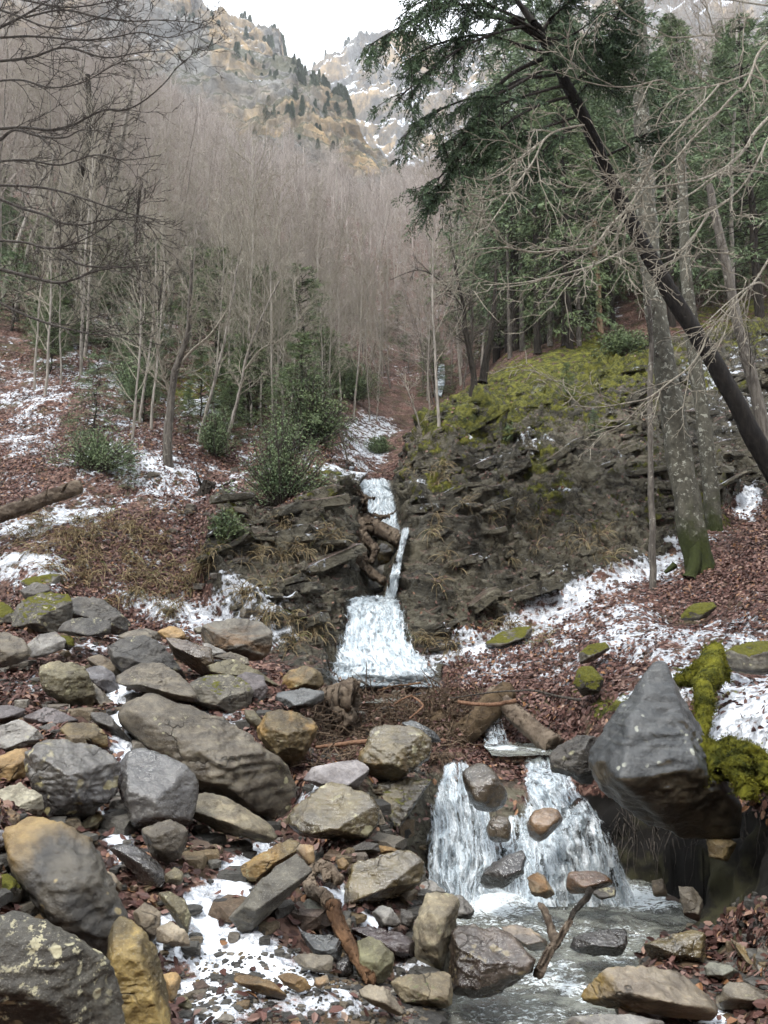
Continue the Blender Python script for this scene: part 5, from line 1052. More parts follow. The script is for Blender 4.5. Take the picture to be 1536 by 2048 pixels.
def bare_proto(seed, h, r, label, tmat, cmat, prm, group, spread=.9, lean=(0, 0), rmin=1.):
    rd = random.Random(seed); root = empty('bare_tree', (0, 0, -100), label, 'tree', group)
    trunk, crown = Tubes(), Tubes(); n = 14; p = (0, 0, -.3); d = nrmz((lean[0], lean[1], 1)); pts = [p]; dirs = [d]
    for i in range(n - 1):
        d = nrmz((d[0] + rd.gauss(0, .05), d[1] + rd.gauss(0, .05), d[2] + .03)); p = tuple(p[j] + d[j] * h / (n-1) for j in range(3)); pts.append(p); dirs.append(d)
    rr = [r * (1.25 if i == 0 else 1) * (1 - .9 * i / (n - 1)) for i in range(n)]; trunk.add(pts, rr)
    for k in range(prm[0]):
        t = .22 + .78 * (k + rd.random()) / prm[0]; f = t * (n-1); i = min(int(f), n-2); f -= i
        q = tuple(pts[i][j] * (1-f) + pts[i+1][j] * f for j in range(3)); a = rd.uniform(0, 6.283); el = rd.uniform(.35, 1.0)
        grow(crown, q, nrmz((math.cos(a)*math.cos(el)*spread, math.sin(a)*math.cos(el)*spread, math.sin(el))), h * .34 * (1.25 - .85*t) * rd.uniform(.7, 1.2), max(r * (1-.85*t) * .42, .012), 0, prm[1], rd)
    link('trunk', trunk.mesh('trunk', 8, .012, 5), tmat, root); link('crown', crown.mesh('crown', 3), cmat, root)
    return root
PR = [(6, .1, .06, 11, .75, .5, .1), (5, .12, .05, 10, .7, .55, .1), (4, .12, .04, 0, 0, 0, 0)]
PR2 = [(6, .12, .09, 10, .7, .5, .1), (5, .13, .06, 10, .7, .55, .1), (4, .14, .03, 0, 0, 0, 0)]
GF = 'bare trees crowding the left and middle slopes'
LB = 'slender leafless tree with fine pinkish twigs in the dense bare wood on the slope'
protos = [bare_proto(1, 13, .075, LB, BK['pale'], BK['twig'], (17, PR), GF), bare_proto(2, 12, .07, LB, BK['grey'], BK['twig'], (18, PR), GF, lean=(.06, 0)),
          bare_proto(3, 14, .08, LB, BK['pale'], BK['twig'], (17, PR2), GF, lean=(-.05, 0)), bare_proto(4, 11, .07, LB, BK['grey'], BK['twigpale'], (16, PR2), GF), bare_proto(5, 13, .07, LB, BK['pale'], BK['twig'], (19, PR), GF, lean=(.1, .05))]
used = [False] * len(protos)
rd = random.Random(42)
def put(protos, used, k, x, y, sc, z=None, label=None, group=None, sink=.1):
    z = float(height(x, y)[0]) - sink if z is None else z
    rz = rd.uniform(0, 6.283); s = (sc * rd.uniform(.9, 1.1), sc * rd.uniform(.9, 1.1), sc)
    if not used[k]:
        used[k] = True; o = protos[k]; o.location = (x, y, z); o.rotation_euler = (0, 0, rz); o.scale = s
        if label: o['label'] = label
        return o
    return copy_tree(protos[k], (x, y, z), rz, s, label, group)
cnt = 0; spots = []; tries = 0
while cnt < 290 and tries < 9000:
    tries += 1
    d = math.exp(rd.uniform(math.log(17), math.log(85))) if (cnt > 110 or tries > 3000) else rd.uniform(17, 36)
    u = rd.uniform(-.62, .13)
    x = u * d; px, py = 768 + u * FPX, 0
    if abs(u * FPX + 768 - 800) < 60 and d < 30: continue
    if u < -.3 and d < 21: continue
    if u > -.08 and d < 26: continue
    if any((x-a)**2 + (d-b)**2 < (.75 + d * .012) ** 2 for a, b in spots): continue
    spots.append((x, d)); put(protos, used, rd.randrange(5), x, d, rd.uniform(.72, 1.05) * ((.5 + .45 * min(1, max(0, (-.22 - u) / .25))) if d < 42 else .8)); cnt += 1

# the far wood: too many to count, one object of instances
fp = []
while len(fp) < 1500:
    d = rd.uniform(80, 285); u = rd.uniform(-.7, .34)
    if rd.random() > d / 230: continue
    fp.append((u*d, d, float(height(u*d, d)[0]) - .5))
me = bpy.data.meshes.new('far_wood'); me.from_pydata(fp, [], []); fw = bpy.data.objects.new('far_wood', me); COL.objects.link(fw)
kind(fw, 'stuff', 'distant mass of bare pinkish treetops filling the upper valley')
ft = Tubes(); rdd = random.Random(3)
for k in range(20):
    t = .15 + .85 * k / 20; a = rdd.uniform(0, 6.28); el_ = rdd.uniform(.5, 1.1)
    grow(ft, (0, 0, 10 * t), nrmz((math.cos(a)*math.cos(el_), math.sin(a)*math.cos(el_), math.sin(el_))), 4.2 * (1.25 - .8*t), .045, 0, [(5, .12, .07, 8, .7, .5, .15), (4, .13, .05, 6, .7, .5, .1), (3, .14, .03, 0, 0, 0, 0)], rdd)
ft.add([(0, 0, -1), (.1, 0, 3), (0, .1, 7), (0, 0, 11)], [.2, .16, .1, .03])
fmesh = link('twig_cluster', Tubes.mesh(ft, 'twig_cluster', 3), BK['twig'], fw)
def gn_instances(obj, inst, smin, smax, seed):
    ng = bpy.data.node_groups.new('wood_instances', 'GeometryNodeTree'); ng.interface.new_socket('Geometry', in_out='INPUT', socket_type='NodeSocketGeometry'); ng.interface.new_socket('Geometry', in_out='OUTPUT', socket_type='NodeSocketGeometry')
    gi, go = ng.nodes.new('NodeGroupInput'), ng.nodes.new('NodeGroupOutput'); oi = ng.nodes.new('GeometryNodeObjectInfo'); oi.inputs['Object'].default_value = inst; oi.inputs['As Instance'].default_value = True
    ip = ng.nodes.new('GeometryNodeInstanceOnPoints'); m2p = ng.nodes.new('GeometryNodeMeshToPoints')
    rv = ng.nodes.new('FunctionNodeRandomValue'); rv.data_type = 'FLOAT_VECTOR'; rv.inputs[0].default_value = (-.06, -.06, 0); rv.inputs[1].default_value = (.06, .06, 6.28)
    rs = ng.nodes.new('FunctionNodeRandomValue'); rs.data_type = 'FLOAT'; rs.inputs[2].default_value = smin; rs.inputs[3].default_value = smax
    ng.links.new(gi.outputs[0], m2p.inputs[0]); ng.links.new(m2p.outputs[0], ip.inputs['Points']); ng.links.new(oi.outputs['Geometry'], ip.inputs['Instance'])
    ng.links.new(rv.outputs[0], ip.inputs['Rotation']); ng.links.new([o for o in rs.outputs if o.enabled][0], ip.inputs['Scale']); ng.links.new(ip.outputs[0], go.inputs[0])
    md = obj.modifiers.new('instances', 'NODES'); md.node_group = ng
fmesh.location = fp[0]; fmesh.parent = None; fmesh.name = 'bare_tree'
tag(fmesh, 'single bare tree at the fore edge of the distant wood', 'tree'); gn_instances(fw, fmesh, .75, 1.15, 1)

# conifers
def conifer_proto(seed, h, label, lmat, group, r=.12, blen=.15, bw=.024, spread=.26, droop=.12, step=.26, start=.08, side=19, name='fir_tree', tmat=None, nb=6):
    rg = np.random.default_rng(seed); root = empty(name, (0, 0, -100), label, 'tree', group)
    tr = Tubes(); n = 12; pts = [(rg.normal()*.02*i**.5, rg.normal()*.02*i**.5, -.3 + (h+.3)*i/(n-1)) for i in range(n)]; tr.add(pts, [r*(1.2 - 1.15*i/(n-1)) for i in range(n)])
    br = Tubes(); PP, DD = [], []
    z = h * start
    while z < h * .99:
        f = (z/h - start) / (1 - start); Lb = h * spread * (1 - f) ** .75 * (.45 + .55 * min(1, f * 4 + .35)) + .12
        for k in range(nb):
            a = rg.uniform(0, 6.283); L1 = Lb * rg.uniform(.55, 1.15); el_ = rg.uniform(-.1, .35) + f * .5
            if rg.random() < .1: continue
            d = np.array((math.cos(a)*math.cos(el_), math.sin(a)*math.cos(el_), math.sin(el_))); p = np.array((0, 0, z + rg.normal()*step*.3)); bp = [p]; 
            for q in range(5): d = d + (0, 0, -droop * (1 + q*.2)); d /= np.linalg.norm(d); p = p + d * L1/5; bp.append(p)
            br.add([tuple(b) for b in bp], [max(.012, r*.16)*(1 - .8*i/5) for i in range(6)]); bp = np.array(bp)
            m_ = side; t = rg.uniform(.18, 1, m_) ** .8; fi = t * 4.999; ii = fi.astype(int); ff = (fi - ii)[:, None]; bpt = bp[ii]*(1-ff) + bp[ii+1]*ff
            hz = np.array((-math.sin(a), math.cos(a), 0)); sg = rg.choice([-1, 1], m_)[:, None]
            sd = d * .75 + hz * sg * .8 + rg.normal(size=(m_, 3)) * .22 + (0, 0, -.12); sd /= np.linalg.norm(sd, axis=1)[:, None]; sl_ = L1 * .38 * (1.15 - t)[:, None] + .1
            for w_ in range(6):
                g_ = (w_ + rg.random((m_, 1))) / 6; PP.append(bpt + sd * sl_ * g_); DD.append(sd + hz * (rg.choice([-1, 1], m_)[:, None]) * .6 + rg.normal(size=(m_, 3)) * .3)
        z += step * rg.uniform(.7, 1.3)
    PP = np.concatenate(PP); DD = np.concatenate(DD); Bv, Bq = blades(PP, DD, rg.uniform(.7, 1.2, len(PP)) * blen, rg.uniform(.7, 1.2, len(PP)) * bw, rg)
    link('trunk', tr.mesh('trunk', 8, .01, 5), tmat or BK['dark'], root); link('branches', br.mesh('branches', 4), BK['dark'], root); link('crown', make_mesh('crown', Bv, Bq, smooth=False), lmat, root)
    return root
GC = 'dark conifers standing close on the right slope'; LC = 'tall dark green conifer in the dense stand on the right slope'
con = [conifer_proto(11, 11, LC, LF['fir'], GC), conifer_proto(12, 12, LC, LF['fir'], GC, spread=.22, droop=.16), conifer_proto(13, 10, LC, LF['firblue'], GC, spread=.3, start=.2)]
uc = [False] * 3; spots = []
cnt = 0
while cnt < 75:
    d = rd.uniform(19, 62) if cnt > 34 else rd.uniform(19, 32); u = rd.uniform(.1, .62)
    if u < .15 and d < 30: continue
    if u > .3 and d < 24 and rd.random() < .6: continue
    x = u * d
    if any((x-a)**2 + (d-b)**2 < (1.3) ** 2 for a, b in spots): continue
    spots.append((x, d)); put(con, uc, rd.randrange(3), x, d, rd.uniform(.75, 1.2) * (1 if u < .3 else .8)); cnt += 1
# bare trunks seen among the conifers
for k in range(26):
    d = rd.uniform(19, 45); u = rd.uniform(.1, .6); x = u * d
    c = copy_tree(protos[rd.choice([0, 2, 4])], (x, d, float(height(x, d)[0]) - .1), rd.uniform(0, 6.28), (.9, .9, 1.1), 'bare pale-trunked tree standing among the dark conifers on the right slope', 'bare trees among the right conifers')
# young firs and shrubs of the left and middle slopes
yf = [conifer_proto(21, 4, 'x', LF['firblue'], None, r=.04, blen=.1, bw=.018, spread=.4, droop=.08, step=.16, start=.04, side=10), conifer_proto(22, 4, 'x', LF['fir'], None, r=.04, blen=.11, bw=.02, spread=.42, droop=.05, step=.17, start=.02, side=11)]
uy = [False, False]
LY = 'bushy dark green fir of the undergrowth below the bare trees'; GY = 'firs of the undergrowth below the bare trees'
def at_px(px, py, dmin=5): return hit(px, py, dmin)
for px, py, sc, k, lab in [(188,880,.42,0,'slim young fir growing above the round shrub on the left slope'), (600,900,.5,1,'small bushy fir at the brink of the gully above the big shrub'), (255,985,.16,0,'tiny fir seedling beside the mossy stone on the left slope'),
                           (430,760,.8,1,'tall narrow fir rising behind the mossy patch in the middle of the left slope'), (520,800,.75,1,'broad fir right of the mossy patch on the left slope'), (600,800,.8,1,'fir at the gully brink with drooping dark branches'), (460,880,.28,1,'low fir bush under the mossy patch'),
                           (300,760,.4,1,'short fir near the two dark stems left of the mossy patch'), (645,830,.5,1,'small dark fir leaning over the gully'), (1190,870,.12,0,'tiny fir on the rock face below the moss'), (1135,800,.16,1,'dwarf fir in the yellow moss on the right rock')]:
    p = at_px(px, py, 8); put(yf, uy, k, p[0], p[1], sc, label=lab, sink=.05)
cnt = 0
while cnt < 70:
    d = rd.uniform(18, 42); u = rd.uniform(-.62, .1)
    if abs(u * FPX + 768 - 810) < 50 and d < 32: continue
    if u > -.12 and d < 26: continue
    x = u * d; put(yf, uy, rd.randrange(2), x, d, rd.uniform(.35, .8), label=LY, group=GY)['group'] = GY; cnt += 1
def shrub(px, py, w, h, n, mat, label, seed, bl=.04, name='shrub', dmin=8):
    rg = np.random.default_rng(seed); c = hit(px, py, dmin); root = empty(name, tuple(c), label, 'shrub'); st = Tubes(); PP, DD = [], []
    for k in range(n):
        a = rg.uniform(0, 6.28); r = math.sqrt(rg.random()) * (.75 + .4 * math.sin(a * 2 + seed) + .25 * math.sin(a * 5 + seed * 3)); tip = np.array((math.cos(a)*r*w, math.sin(a)*r*w*.7, h * (1.05 - .6*r*r) * rg.uniform(.35, 1.15)))
        mid = tip * (.5, .5, .45); pts = bez([(0, 0, -.05), mid + rg.normal(size=3)*.03, tip], 6); st.add(pts, np.linspace(.012, .003, 6))
        m_ = 56; t = rg.uniform(.4, 1, m_); q = pts[np.minimum((t*5).astype(int), 4)] + rg.normal(size=(m_, 3)) * (.06 * w + .02); dd = (tip / np.linalg.norm(tip)) * .6 + rg.normal(size=(m_, 3)) * (.7, .7, .35); PP.append(q); DD.append(dd)
    Bv, Bq = blades(np.concatenate(PP), np.concatenate(DD), bl, bl*.38, rg)
    link('stems', st.mesh('stems', 4), BK['twigdark'], root); link('leaves', make_mesh('leaves', Bv, Bq, smooth=False), mat, root)
shrub(562, 1010, .72, 1.2, 170, LF['yew'], 'large round yew shrub on the brink left of the upper fall', 1)
shrub(195, 940, .85, .6, 130, LF['yew'], 'broad low shrub on the snowy left slope', 2)
shrub(450, 1075, .28, .3, 60, LF['fir'], 'small dark holly bush on the left outcrop', 3)
shrub(432, 910, .5, .75, 130, LF['yew'], 'mid-sized shrub behind the stump on the left slope', 4)
shrub(275, 800, .7, .9, 150, LF['yew'], 'dark shrub beside the twin stems higher on the left slope', 5, .05)
shrub(1010, 880, .3, .2, 30, LF['yew'], 'little ground shrub on the mossy rock face', 6)
shrub(620, 890, .8, 1.3, 150, LF['fir'], 'dark drooping bush at the gully edge above the big shrub', 7, .05)
shrub(700, 800, 1.1, 1.3, 200, LF['yew'], 'green bush in the gully head below the bare wood', 8, .07, dmin=15)
shrub(1250, 705, .7, .5, 90, LF['fir'], 'low green bush at the back of the mossy rock', 9, .06, dmin=12)
shrub(1000, 700, .9, .8, 120, LF['fir'], 'dark bush at the foot of the conifers', 10, .07, dmin=15)
shrub(870, 880, .5, .5, 70, LF['yew'], 'thin bush beside the small white cascade', 11, .05, dmin=12)
shrub(760, 905, .5, .4, 70, LF['yew'], 'bush hanging over the top of the upper fall', 12, .05, dmin=14)

# slender young trees and feathery firs spread over the left slope and the gully head
rdq = random.Random(91); zs = bare_proto(9, 6, .04, 'x', BK['pale'], BK['twigpale'], (20, [(6, .12, .08, 8, .7, .5, .1), (5, .13, .05, 6, .7, .5, .1), (4, .14, .03, 0, 0, 0, 0)]), None)
LS = 'thin pale bare sapling growing among the firs and snow of the left slope or gully'; GS = 'bare saplings of the left slope and gully'
for k in range(62):
    px, py = (rdq.uniform(190, 620), rdq.uniform(660, 930)) if k < 34 else ((rdq.uniform(620, 880), rdq.uniform(690, 860)) if k < 54 else (rdq.uniform(-10, 200), rdq.uniform(640, 800)))
    p = hit(px, py, 9); s = rdq.uniform(.45, 1.0) * min(1, p[1] / 16)
    if k == 0: zs.location = p; zs.scale = (s, s, s); zs['label'] = LS; zs['group'] = GS
    else: copy_tree(zs, tuple(p), rdq.uniform(0, 6.28), (s, s, s * rdq.uniform(.9, 1.3)), LS, GS)
LF2 = 'feathery young fir with gappy boughs on the left slope beneath the bare saplings'; GF2 = 'young firs scattered on the left slope'
for k in range(34):
    px, py = (rdq.uniform(250, 660), rdq.uniform(700, 900)) if k < 26 else (rdq.uniform(-10, 260), rdq.uniform(650, 760))
    p = hit(px, py, 9); s = rdq.uniform(.16, .42) * min(1.4, p[1] / 13); c = copy_tree(yf[k % 2], (p[0], p[1], p[2] - .05), rdq.uniform(0, 6.28), (s * rdq.uniform(.9, 1.5), s * rdq.uniform(.9, 1.5), s), LF2, GF2)
# ---- single trees whose stems one can point at
def stem_tree(paths, kids, tmat, cmat, label, name='bare_tree', prm=None, seed=0, sides=12, bark=.01, lift=.05, lenf=1., kr=.02, t0=.35, group=None, side_bias=None):
    """paths: [(points(px,py,d), r0, r1)]; first path is the trunk; kids twigs are grown from every path"""
    rdx = random.Random(seed); base = P(*paths[0][0][0]); root = empty(name, tuple(base), label, 'tree', group)
    tk, cr = Tubes(), Tubes()
    for i, (pp, r0, r1) in enumerate(paths):
        P3 = bez([P(*q) for q in pp], 28 if i == 0 else 16) - base; n = len(P3); rr = np.linspace(r0, r1, n); rr[0] *= 1.25
        if i == 0: tk.add(P3, rr)
        else: cr.add(P3, rr)
        T = np.gradient(P3, axis=0); T /= np.linalg.norm(T, axis=1)[:, None]; Lp = np.linalg.norm(np.diff(P3, axis=0), axis=1).sum()
        k_ = kids if i == 0 else max(3, int(kids * .5))
        for k in range(k_):
            t = (t0 if i == 0 else .12) + (1 - (t0 if i == 0 else .12)) * rdx.random(); j = min(int(t*(n-1)), n-2); x = nrmz((rdx.gauss(0, 1), rdx.gauss(0, 1), rdx.gauss(0, .8) + .3)); dd = nrmz(tuple(T[j][q]*.75 + x[q]*.8 + (side_bias[q] if side_bias else 0) for q in range(3)))
            grow(cr, tuple(P3[j]), dd, Lp * .3 * (1.25 - .8*t) * rdx.uniform(.5, 1.2) * lenf, kr * (1.1 - .7*t), 0, prm or PRN, rdx)
    link('trunk', tk.mesh('trunk', sides, bark, 6), tmat, root); link('branches', cr.mesh('branches', 4), cmat, root); return root
PRN = [(7, .13, .05, 7, .7, .5, .15), (5, .14, .04, 6, .7, .5, .15), (4, .15, .03, 0, 0, 0, 0)]
stem_tree([([(152,668,19.3),(138,630,19.2),(128,590,19),(133,530,18.8),(135,470,18.6),(145,400,18.4),(165,330,18.2),(180,250,18),(175,150,17.8)], .2, .06), ([(130,575,19),(120,520,18.8),(110,440,18.5),(60,350,18)], .07, .02), ([(140,450,18.6),(175,390,18.2),(200,330,18),(230,230,17.6)], .08, .02)], 26, BK['dark'], BK['twigdark'], 'thick dark-based beech standing on the upper left slope', seed=31, kr=.035)
stem_tree([([(168,640,20),(178,580,19.8),(195,500,19.6),(205,450,19.4),(230,360,19),(250,250,18.5),(270,140,18)], .11, .04)], 18, BK['pale'], BK['twigpale'], 'pale slim tree close behind the thick dark-based beech', seed=32, kr=.03)
stem_tree([([(345,955,12.1),(336,920,12.05),(336,860,12),(342,800,12),(348,750,11.9),(362,710,11.8),(375,670,11.7),(380,600,11.5),(384,520,11.3)], .085, .025), ([(352,740,11.9),(385,700,11.7),(420,670,11.5),(455,620,11.3)], .03, .012), ([(340,790,12),(325,740,11.9),(310,680,11.7),(305,640,11.6)], .025, .01), ([(345,955,12.1),(365,965,12),(385,972,12)], .06, .02)], 20, BK['grey'], BK['twigpale'], 'crooked grey tree rooted on the snowy ledge of the left slope', seed=33, lenf=.8, kr=.018)
stem_tree([([(308,735,17),(298,700,17),(288,650,16.9),(282,600,16.8),(276,540,16.6),(272,470,16.4),(280,380,16)], .085, .03), ([(305,730,17),(305,690,16.9),(312,640,16.8),(322,580,16.5),(330,500,16.2)], .05, .02)], 22, BK['dark'], BK['twigdark'], 'twin dark stems above the mossy patch on the left slope', seed=34, kr=.022)
stem_tree([([(395,890,13.2),(408,840,13.1),(425,780,13),(440,720,12.9),(455,650,12.8),(470,560,12.6),(485,480,12.4)], .035, .012)], 16, BK['pale'], BK['twigpale'], 'thin pale stem leaning right in front of the mossy patch', seed=35, kr=.012, lenf=.7)
stem_tree([([(446,905,13),(462,850,12.9),(478,790,12.8),(488,740,12.7),(500,690,12.6),(530,620,12.4),(560,560,12.2)], .035, .012), ([(486,745,12.7),(520,700,12.5),(560,680,12.3),(590,650,12.1)], .015, .006)], 16, BK['pale'], BK['twigpale'], 'thin pale stem forking above the big round shrub', seed=36, kr=.012, lenf=.7)
stem_tree([([(30,640,19),(45,560,18.5),(62,480,18),(90,400,17.5),(110,300,17)], .07, .03)], 16, BK['pale'], BK['twigpale'], 'pale leaning tree near the left edge of the slope', seed=37, kr=.02)
stem_tree([([(610,705,26),(612,640,25.8),(630,560,25.5),(650,470,25)], .09, .03)], 18, BK['pale'], BK['twigpale'], 'light-barked tree at the head of the gully wood', seed=38, kr=.03)
stem_tree([([(700,965,14.5),(690,900,14.3),(672,840,14.2),(664,780,14)], .02, .008)], 14, BK['grey'], BK['twigdark'], 'thin bare sapling above the upper fall', seed=39, kr=.008, lenf=.9)
stem_tree([([(870,975,12.6),(855,930,12.5),(845,880,12.4),(830,820,12.3),(808,760,12.2)], .022, .008)], 14, BK['pale'], BK['twigpale'], 'pale sapling leaning over the gully from the right rock', seed=40, kr=.009, lenf=.9)
# right group
stem_tree([([(1402,1145,9.9),(1385,1060,9.9),(1366,960,9.9),(1350,860,9.9),(1338,780,9.9),(1322,690,9.9),(1308,600,9.95),(1298,500,10),(1290,380,10),(1283,240,10),(1276,60,10),(1270,-120,10)], .175, .1), ([(1380,1158,9.7),(1392,1120,9.75),(1390,1050,9.85),(1372,960,9.9)], .09, .08), ([(1425,1150,9.8),(1412,1110,9.85),(1395,1040,9.9)], .09, .06), ([(1350,1130,9.8),(1330,1145,9.8)], .05, .02)], 0, BK['lich'], BK['lich'], 'broad straight fir trunk flecked with pale lichen, mossy green foot', 'fir_tree', seed=41, sides=28, bark=.03, t0=.6)
stem_tree([([(1440,1118,10.8),(1428,1040,10.8),(1418,940,10.8),(1408,850,10.8),(1392,740,10.8),(1382,640,10.8),(1372,540,10.8),(1366,420,10.8),(1362,280,10.8)], .115, .07)], 10, BK['lich'], BK['twigdark'], 'medium grey trunk just right of the broad lichen-flecked fir', 'fir_tree', seed=42, sides=18, bark=.012, kr=.015, lenf=.6)
stem_tree([([(1560,990,10.6),(1535,900,10.6),(1515,800,10.6),(1492,710,10.6),(1470,620,10.6),(1450,520,10.6),(1432,440,10.6),(1418,370,10.6)], .1, .05)], 14, BK['grey'], BK['twigdark'], 'grey trunk leaning left at the right edge with dead side twigs', 'dead_tree', seed=43, sides=16, kr=.012, lenf=.5)
stem_tree([([(1300,1203,9.4),(1306,1160,9.4),(1304,1080,9.4),(1302,980,9.4),(1300,880,9.4),(1300,780,9.4),(1302,690,9.4),(1298,600,9.4)], .045, .028)], 8, BK['grey'], BK['twigdark'], 'thin straight trunk standing left of the broad fir in the leaves', seed=44, kr=.01, lenf=.5)
stem_tree([([(942,800,16.5),(948,760,16.5),(940,710,16.4),(930,660,16.3),(928,620,16.2),(915,560,16),(905,500,15.8)], .08, .025), ([(940,700,16.4),(945,640,16.2),(940,590,16)], .03, .01), ([(928,620,16.2),(890,570,15.8),(840,540,15.5),(780,560,15.3)], .025, .008)], 20, BK['dark'], BK['twigdark'], 'curved dark tree at the left brow of the mossy rock', seed=45, kr=.018)
stem_tree([([(965,765,17),(972,720,17),(982,670,16.9),(988,610,16.8),(992,540,16.7)], .1, .03)], 16, BK['dark'], BK['twigdark'], 'second dark stem beside the curved tree on the mossy rock', seed=46, kr=.015)
stem_tree([([(1203,678,20.5),(1199,640,20.5),(1197,600,20.4),(1196,560,20.4),(1190,510,20.4),(1188,440,20.3)], .09, .07)], 3, bark_mat('rotten_orange_snag', (.12, .07, .04), (.34, .24, .16), vert=4), BK['twigpale'], 'rotting pale orange snag at the back of the mossy rock', 'dead_tree', seed=47, kr=.01, lenf=.3)
for k, (px, py, pt, r) in enumerate([(1045,700,440,.09),(1075,705,400,.1),(1100,690,430,.08),(1130,690,380,.1),(1158,690,420,.07),(1175,660,330,.11),(1020,715,460,.07),(1225,650,380,.09)]):
    d = hit(px, py, 15)[1]; stem_tree([([(px,py+4,d),(px-3,(py+pt)/2,d),(px-6,pt,d)], r, r*.5)], 12, BK['dark'] if k % 2 else BK['grey'], BK['twigdark'], 'dark bare lower trunk in the shaded stand above the mossy rock', 'fir_tree', seed=50+k, kr=.012, lenf=.45, group='shaded trunks above the mossy rock')
# leaning conifer in front
base = P(1610, 1060, 9.0); root = empty('leaning_fir', tuple(base), 'black leaning fir crossing the right side, needled boughs hanging over the valley', 'tree')
TP = bez([P(*q) - base for q in [(1610,1060,9.0),(1555,960,9.0),(1500,860,8.95),(1440,745,8.9),(1390,665,8.85),(1330,570,8.8),(1275,470,8.7),(1235,390,8.6),(1200,310,8.5),(1170,240,8.4),(1140,180,8.3),(1110,120,8.2),(1085,75,8.1),(1065,45,8.0)]], 60)
tk = Tubes(); tk.add(TP, np.linspace(.12, .045, 60)); link('trunk', tk.mesh('trunk', 18, .012, 7), BK['black'], root)
BR = [([(1085,80,8.1),(1040,50,8),(1000,35,7.9),(960,30,7.8),(915,5,7.7),(880,-25,7.6)], .045), ([(1080,70,8.1),(1100,40,8.1),(1120,20,8),(1150,0,8)], .03), ([(1065,45,8),(1040,10,8),(1010,-25,7.9),(970,-60,7.8)], .045),
 ([(1100,110,8.2),(1040,90,8),(960,70,7.8),(870,90,7.6),(800,130,7.5)], .022), ([(1110,125,8.2),(1050,160,8),(990,190,7.8),(930,200,7.7),(860,230,7.6),(800,280,7.5)], .022),
 ([(1085,118,8.2),(1020,150,8.1),(975,200,8),(950,250,7.9),(900,330,7.8),(855,380,7.7)], .028), ([(1110,150,8.3),(1040,160,8.2),(1000,185,8.1),(965,215,8),(930,290,7.9),(900,350,7.8),(840,400,7.7)], .02),
 ([(1130,170,8.3),(1060,190,8.1),(1000,210,8),(950,250,7.9),(880,300,7.8)], .02), ([(1135,195,8.3),(1080,210,8.2),(1010,250,8),(940,330,7.9),(880,380,7.8),(830,450,7.7)], .02), ([(1150,235,8.4),(1090,255,8.3),(1020,280,8.1),(960,320,8)], .016),
 ([(1125,135,8.3),(1140,110,8.2),(1165,100,8.1),(1200,90,8),(1250,60,7.9)], .02), ([(1140,175,8.3),(1165,150,8.2),(1200,110,8.1),(1240,100,8)], .018), ([(1150,200,8.4),(1180,165,8.3),(1230,150,8.2),(1290,150,8)], .015), ([(1215,310,8.5),(1250,295,8.4),(1290,270,8.3),(1340,250,8.2)], .018),
 ([(1070,60,8),(1000,20,7.8),(930,-10,7.6),(850,0,7.4),(790,40,7.3)], .02), ([(1060,50,8),(980,70,7.7),(900,110,7.5),(840,160,7.3),(790,200,7.2)], .018), ([(1050,40,8),(960,10,7.7),(870,20,7.4),(790,60,7.2),(740,90,7.1)], .018),
 ([(1170,245,8.4),(1120,270,8.3),(1080,310,8.2),(1060,360,8.1)], .012), ([(1075,60,8),(1110,80,7.9),(1160,60,7.8),(1210,20,7.7)], .015), ([(1090,90,8.1),(1130,95,8),(1180,70,7.8),(1240,30,7.6)], .015)]
rg = np.random.default_rng(88); bt = Tubes(); PP, DD = [], []
for bi, (pp, r0) in enumerate(BR):
    P3 = bez([P(*q) for q in pp], 18) - base; bt.add(P3, np.linspace(r0, .006, 18)); T = np.gradient(P3, axis=0); T /= np.linalg.norm(T, axis=1)[:, None]
    for k in range(26):
        t = rg.uniform(.3, 1) if pp[-1][0] < 1100 else rg.uniform(.2, 1); j = min(int(t*17), 16); d = T[j]*.8 + rg.normal(size=3)*.55 + (0, 0, -.25); d /= np.linalg.norm(d); L1 = rg.uniform(.25, .7) * (1.15 - .4*t); p = P3[j]; sp = [p]
        for q in range(5): d = d + (0, 0, -.12) + rg.normal(size=3)*.05; d /= np.linalg.norm(d); p = p + d*L1/5; sp.append(p)
        bt.add(sp, np.linspace(.006, .002, 6)); sp = np.array(sp)
        for s_ in range(16):
            tt = rg.uniform(.12, 1); jj = min(int(tt*5), 4); q0 = sp[jj]*(1-(tt*5-jj)) + sp[jj+1]*(tt*5-jj); h_ = np.cross(d, (0, 0, 1.)); h_ /= np.linalg.norm(h_) + 1e-6
            e_ = d*.8 + h_*rg.choice([-1, 1])*.75 + rg.normal(size=3)*.15 + (0, 0, -.2); e_ /= np.linalg.norm(e_); L2 = rg.uniform(.07, .17)
            g_ = np.linspace(.05, 1, 13)[:, None]; PP.append(q0 + e_*L2*g_); DD.append(e_*.8 + np.cross(e_, h_ + (0, 0, .5))*rg.choice([-1, 1], (13, 1))*.7 + rg.normal(size=(13, 3))*.25)
Bv, Bq = blades(np.concatenate(PP), np.concatenate(DD), .034, .011, rg)
link('branches', bt.mesh('branches', 5), BK['dark'], root); link('needles', make_mesh('needles', Bv, Bq, smooth=False), LF['near'], root)
